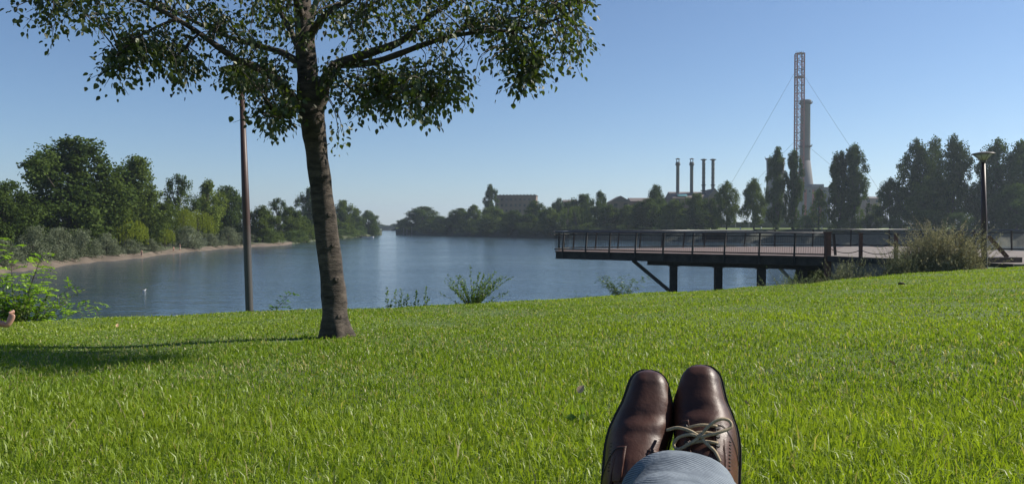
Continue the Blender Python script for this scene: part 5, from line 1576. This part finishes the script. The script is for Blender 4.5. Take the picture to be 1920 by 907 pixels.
def shoe(parent, side, toe_px, Yt, elev, xdir, roll, label):
    """side -1 left foot, +1 right foot"""
    eu = Vector((xdir, math.cos(elev), math.sin(elev))).normalized()
    ew0 = Vector((0, -math.sin(elev), math.cos(elev)))
    ev = eu.cross(ew0).normalized()
    ew = ev.cross(eu).normalized()
    Rm = Matrix((ev, eu, ew)).transposed() @ Matrix.Rotation(roll, 3, 'Y')
    toe = at(*toe_px, Yt)
    s = put('shoe', None, parent)
    s['label'] = label
    s.matrix_local = Matrix.Translation(toe - (Rm @ Vector((-side * .0168, LSH, 0.03))) - PB) @ Rm.to_4x4()
    # upper
    us = list(np.linspace(0, .9, 40)) + list(np.linspace(.905, 1, 16))
    nt_ = 36
    vs = [shoe_pt(u, k / nt_, side) for u in us for k in range(nt_ + 1)]
    fs = []
    for i in range(len(us) - 1):
        for k in range(nt_):
            um = us[i]
            if um < .29 and .36 < (k + .5) / nt_ < .64:      # ankle opening
                continue
            a = i * (nt_ + 1) + k
            fs.append((a, a + 1, a + nt_ + 2, a + nt_ + 1))
    up = MB().add(vs, fs).build('upper', M['leather'], s, True)
    up.modifiers.new('thick', 'SOLIDIFY').thickness = 0.002
    # quarters with open lacing: a second layer of leather
    def front(t):
        d = abs(t - .5) * 2
        return (.64 if side > 0 else .53) - .02 * d - .34 * max(0, d - .34) ** 1.25
    for t0, t1 in ((.06, .425), (.575, .94)):
        v, f = surf_grid(lambda t: .03 if abs(t - .5) > .2 else .345, front, t0, t1, 34, 16, side, .0016)
        q = MB().add(v, f).build('quarter', M['leather'], s, True)
        sd = q.modifiers.new('thick', 'SOLIDIFY'); sd.thickness = .0014; sd.offset = 0
        tt = np.linspace(t0, t1, 26)
        seam([(front(t) - .012, t) for t in tt], side, .0006, .0032, M['sole'], s, 'stitch_line')
        seam([(front(t) - .001, t) for t in tt], side, .0011, .0012, M['sole'], s, 'edge_seam')
        if side < 0:
            continue
        ti = .425 - .03 if t0 < .5 else .575 + .03
        seam([(u, ti) for u in np.linspace(.36, front(ti) - .01, 14)], side, .0006, .0032, M['sole'], s, 'stitch_line')
    # short stitched row seen on the outer quarter
    for k in range(9):
        u, t = .40 + .018 * k, (.76 if side > 0 else .24)
        a = shoe_pt(u, t - .012, side) + nrm_at(u, t - .012, side) * .003
        b = shoe_pt(u, t + .012, side) + nrm_at(u, t + .012, side) * .003
        MB().tube([a, b], .0007, 5).build('stitch', M['sole'], s)
    v, f = surf_grid(lambda t: .30, lambda t: .64, .42, .58, 20, 8, side, -.001)
    MB().add(v, f).build('tongue', M['leather'], s, True)
    # welt, sole and heel
    def outline(e, n=70, u0=0., u1=1.):
        P = []
        for k in range(n + 1):
            u = u0 + (u1 - u0) * (1 - math.cos(math.pi * k / n)) / 2
            hw, h, mid = shoe_profile(u); P.append((hw + e - side * mid * 4.2, u))
        Q = []
        for k in range(n, -1, -1):
            u = u0 + (u1 - u0) * (1 - math.cos(math.pi * k / n)) / 2
            hw, h, mid = shoe_profile(u); Q.append((-(hw + e) - side * mid * 4.2, u))
        ext = lambda u: (u - .5) * (LSH + 2 * e) + LSH / 2
        return [(x, ext(u)) for x, u in P + Q]
    for z0, z1, e, nm in ((-.004, .002, .0038, 'welt'), (-.012, -.0041, .0028, 'sole')):
        MB().prism(outline(e), z0, z1).build(nm, M['sole'], s)
    MB().prism(outline(.004, 30, 0, .27), -.034, -.0121).build('heel', M['sole'], s)
    seam([(u, .03) for u in np.linspace(.05, .99, 50)], side, .0008, .0006, M['sole'], s, 'welt_seam')
    seam([(u, .97) for u in np.linspace(.05, .99, 50)], side, .0008, .0006, M['sole'], s, 'welt_seam')
    # laces: three bars and a bow
    for k, u in enumerate((.60, .555, .505) if side > 0 else ()):
        a, m_, b = [shoe_pt(u + du, t, side) + nrm_at(u, t, side) * o_ for t, o_, du in ((.385, .004, -.012), (.5, .0075, 0), (.615, .004, .008))]
        MB().tube(smooth_path([a, m_, b], 6), .0026, 7).build('lace', M['lace'], s, True)
        for t in (.385, .615):
            c = shoe_pt(u, t, side); nn = nrm_at(u, t, side)
            MB().tube([c + nn * .002, c + nn * .0045], [.0045, .0035], 10).build('eyelet', M['sole'], s)
    if side < 0:
        return s, Rm, toe
    kc = shoe_pt(.535, .5, side) + Vector((0, 0, .011))
    MB().tube([kc + Vector((-.006, 0, -.001)), kc + Vector((0, .001, .003)), kc + Vector((.006, 0, -.001))], [.003, .0052, .003], 8).build('knot', M['lace'], s, True)
    def loop(pts):
        MB().tube(smooth_path([kc + Vector(p) for p in pts], 8), .0026, 7).build('lace', M['lace'], s, True)
    def flat_(pts):
        loop([(x, y, z - 5.0 * x * x) for x, y, z in pts])
    flat_([(0, 0, 0), (.010, .014, .005), (.026, .028, .006), (.040, .030, .004), (.044, .020, .003), (.026, .008, .005), (0, 0, .002)])
    flat_([(0, 0, 0), (-.014, .002, .004), (-.032, -.002, .004), (-.041, -.012, .002), (-.033, -.020, .002), (-.014, -.011, .004), (0, 0, .002)])
    flat_([(0, 0, 0), (-.016, .008, .003), (-.036, .013, .003), (-.054, .010, .003)])
    flat_([(0, 0, 0), (.010, -.010, .003), (.022, -.020, .002), (.030, -.034, .002)])
    return s, Rm, toe
hipz = float(lawn_z(0.02, 0.12))
PB = Vector((0.02, 0.10, hipz))
me_ = thing('person', 'reclining person seen from behind the lens: brown leather shoes and washed blue jeans', 'person', PB)
sR, RR, toeR = shoe(me_, +1, (1312, 677), 1.30, math.radians(63), 0.15, math.radians(-20), 'sunlit brown leather lace-up shoe with tan bow')
sL, RL, toeL = shoe(me_, -1, (1220, 688), 1.30, math.radians(65), 0.13, math.radians(-5), 'brown leather lace-up shoe in the shade of the other')
def shoe_world(Rm, toe, v):
    return toe - Rm @ Vector((0, LSH, 0.03)) + Rm @ Vector(v)
def trouser(path, radii, flat, name, parent):
    sp = smooth_path([Vector(p) for p in path], 8)
    rad = np.interp(np.linspace(0, 1, len(sp)), np.linspace(0, 1, len(radii)), radii)
    m = MB(); n = 40; vs = []; fs = []
    up = Vector((0, 0, 1))
    for i, p in enumerate(sp):
        t = (sp[min(i + 1, len(sp) - 1)] - sp[max(i - 1, 0)]).normalized()
        sd = t.cross(up).normalized(); uu = sd.cross(t)
        s_ = i / (len(sp) - 1)
        for k in range(n):
            a = 2 * math.pi * k / n
            fold = 1 + (0.07 * math.sin(30 * s_ + 2.4 * math.sin(a + 1)) + 0.04 * math.sin(61 * s_ + 3 * a) + 0.02 * math.sin(5 * a + 2)) * (0.4 + 0.6 * abs(math.sin(a * .5 + .5))) * (1 if s_ < .35 else .5)
            if i == 0: fold *= 1.0
            vs.append(p + (sd * math.cos(a) + uu * math.sin(a) * flat) * rad[i] * fold)
    for i in range(len(sp) - 1):
        for k in range(n):
            a, b = i * n + k, i * n + (k + 1) % n
            fs.append((a, b, b + n, a + n))
    o = m.add(vs, fs).build(name, M['denim'], parent, True)
    sd = o.modifiers.new('thick', 'SOLIDIFY'); sd.thickness = .003; sd.offset = -1
    ss = o.modifiers.new('sub', 'SUBSURF'); ss.levels = ss.render_levels = 1
    # hem: a rolled double edge
    hem = [Vector(vs[k]).lerp(Vector(vs[n + k]), .9) for k in range(n)]
    for q_ in (.55, .7):
        st_ = [Vector(vs[k]).lerp(Vector(vs[2 * n + k]), q_) for k in range(n)]
        ctr_ = sum(st_, Vector()) / n
        st_ = [p_ + (p_ - ctr_) * .012 for p_ in st_]
        MB().tube(st_ + [st_[0]], .0007, 4).build('hem_stitch', M['lace'], o)
    hm = MB().tube(hem + [hem[0], hem[1]], .0022, 6).build('hem', M['denim'], o, True)
    return o
ankR = shoe_world(RR, toeR, (0.0, .245 * LSH, .10)); ankL = shoe_world(RL, toeL, (0.0, .22 * LSH, .09))
cuffR = at(1278, 932, 1.09)
gz = lambda x, y, h: float(lawn_z(x, y)) + h
trouser([cuffR - PB, Vector((.205, .93, gz(.2, .93, .135))) - PB, Vector((.16, .70, gz(.16, .7, .15))) - PB, Vector((.13, .48, gz(.13, .48, .15))) - PB, Vector((.10, .28, gz(.1, .28, .12))) - PB, Vector((.08, .08, gz(.08, .08, .11))) - PB],
        [.080, .077, .078, .082, .09, .105], .78, 'trouser_leg', me_)
cuffL = shoe_world(RL, toeL, (0.0, .10, .085)) + Vector((.0, -.06, -.035))
trouser([cuffL - PB, Vector((.13, .93, gz(.13, .93, .08))) - PB, Vector((.06, .70, gz(.06, .7, .085))) - PB, Vector((.00, .48, gz(0, .48, .09))) - PB, Vector((-.04, .28, gz(-.04, .28, .1))) - PB, Vector((-.06, .08, gz(-.06, .08, .11))) - PB],
        [.066, .068, .075, .082, .09, .105], .8, 'trouser_leg', me_)
# body above the hips (behind and below the lens)
def wv(x, y, h): return Vector((x, y, float(lawn_z(x, y)) + h)) - PB
J = {'pel': (wv(.01, .04, .12), .13), 'waist': (wv(-.01, -.14, .2), .125), 'chest': (wv(-.04, -.38, .36), .145), 'neck': (wv(-.06, -.58, .53), .06), 'head': (wv(-.06, -.62, .68), .095), 'crown': (wv(-.06, -.66, .79), .085),
     'shl': (wv(-.22, -.46, .44), .07), 'shr': (wv(.13, -.46, .44), .07), 'ell': (wv(-.36, -.52, .22), .05), 'elr': (wv(.28, -.5, .22), .05), 'wrl': (wv(-.38, -.64, .05), .034), 'wrr': (wv(.3, -.64, .05), .034), 'hal': (wv(-.38, -.73, .03), .036), 'har': (wv(.3, -.73, .03), .036)}
bones = [('pel', 'waist'), ('waist', 'chest'), ('chest', 'neck'), ('neck', 'head'), ('head', 'crown'), ('chest', 'shl'), ('chest', 'shr'), ('shl', 'ell'), ('shr', 'elr'), ('ell', 'wrl'), ('elr', 'wrr'), ('wrl', 'hal'), ('wrr', 'har')]
skin_obj('body', J, bones, M['skin'], me_, 2)
sk_ = ('chest', 'waist', 'pel', 'shl', 'shr', 'ell', 'elr')
skin_obj('shirt', {k: (J[k][0], J[k][1] + .02) for k in sk_}, [('chest', 'waist'), ('waist', 'pel'), ('chest', 'shl'), ('chest', 'shr'), ('shl', 'ell'), ('shr', 'elr')], M['cloth_pale'], me_, 2)
skin_obj('hair', {k: (J[k][0], J[k][1] + .01) for k in ('crown', 'head')}, [('crown', 'head')], M['hair'], me_, 1)
# socked ankles inside the cuffs
for nm, Rm, toe, cf in (('sock', RR, toeR, cuffR), ('sock', RL, toeL, cuffL)):
    a = shoe_world(Rm, toe, (0, .2 * LSH, .03)); b = shoe_world(Rm, toe, (0, .24 * LSH, .10))
    MB().tube([a - PB, b - PB, cf - PB + (cf - b) * .3], [.032, .036, .045], 14).build(nm, M['cloth_dark'], me_, True)

# ------------------------------------------------------------------ summer haze over the river
hz, nt, out = newmat('haze_air')
pv = N(nt, 'ShaderNodeVolumePrincipled')
pv.inputs['Color'].default_value = (0.72, 0.85, 1.0, 1)
pv.inputs['Density'].default_value = 0.00015
pv.inputs['Anisotropy'].default_value = 0.35
nt.links.new(pv.outputs[0], out.inputs['Volume'])
hb = MB().prism([(-5200, -260), (5200, -260), (5200, 7100), (-5200, 7100)], -2.6, 185).build('haze', hz)
tag(hb, kind='stuff')
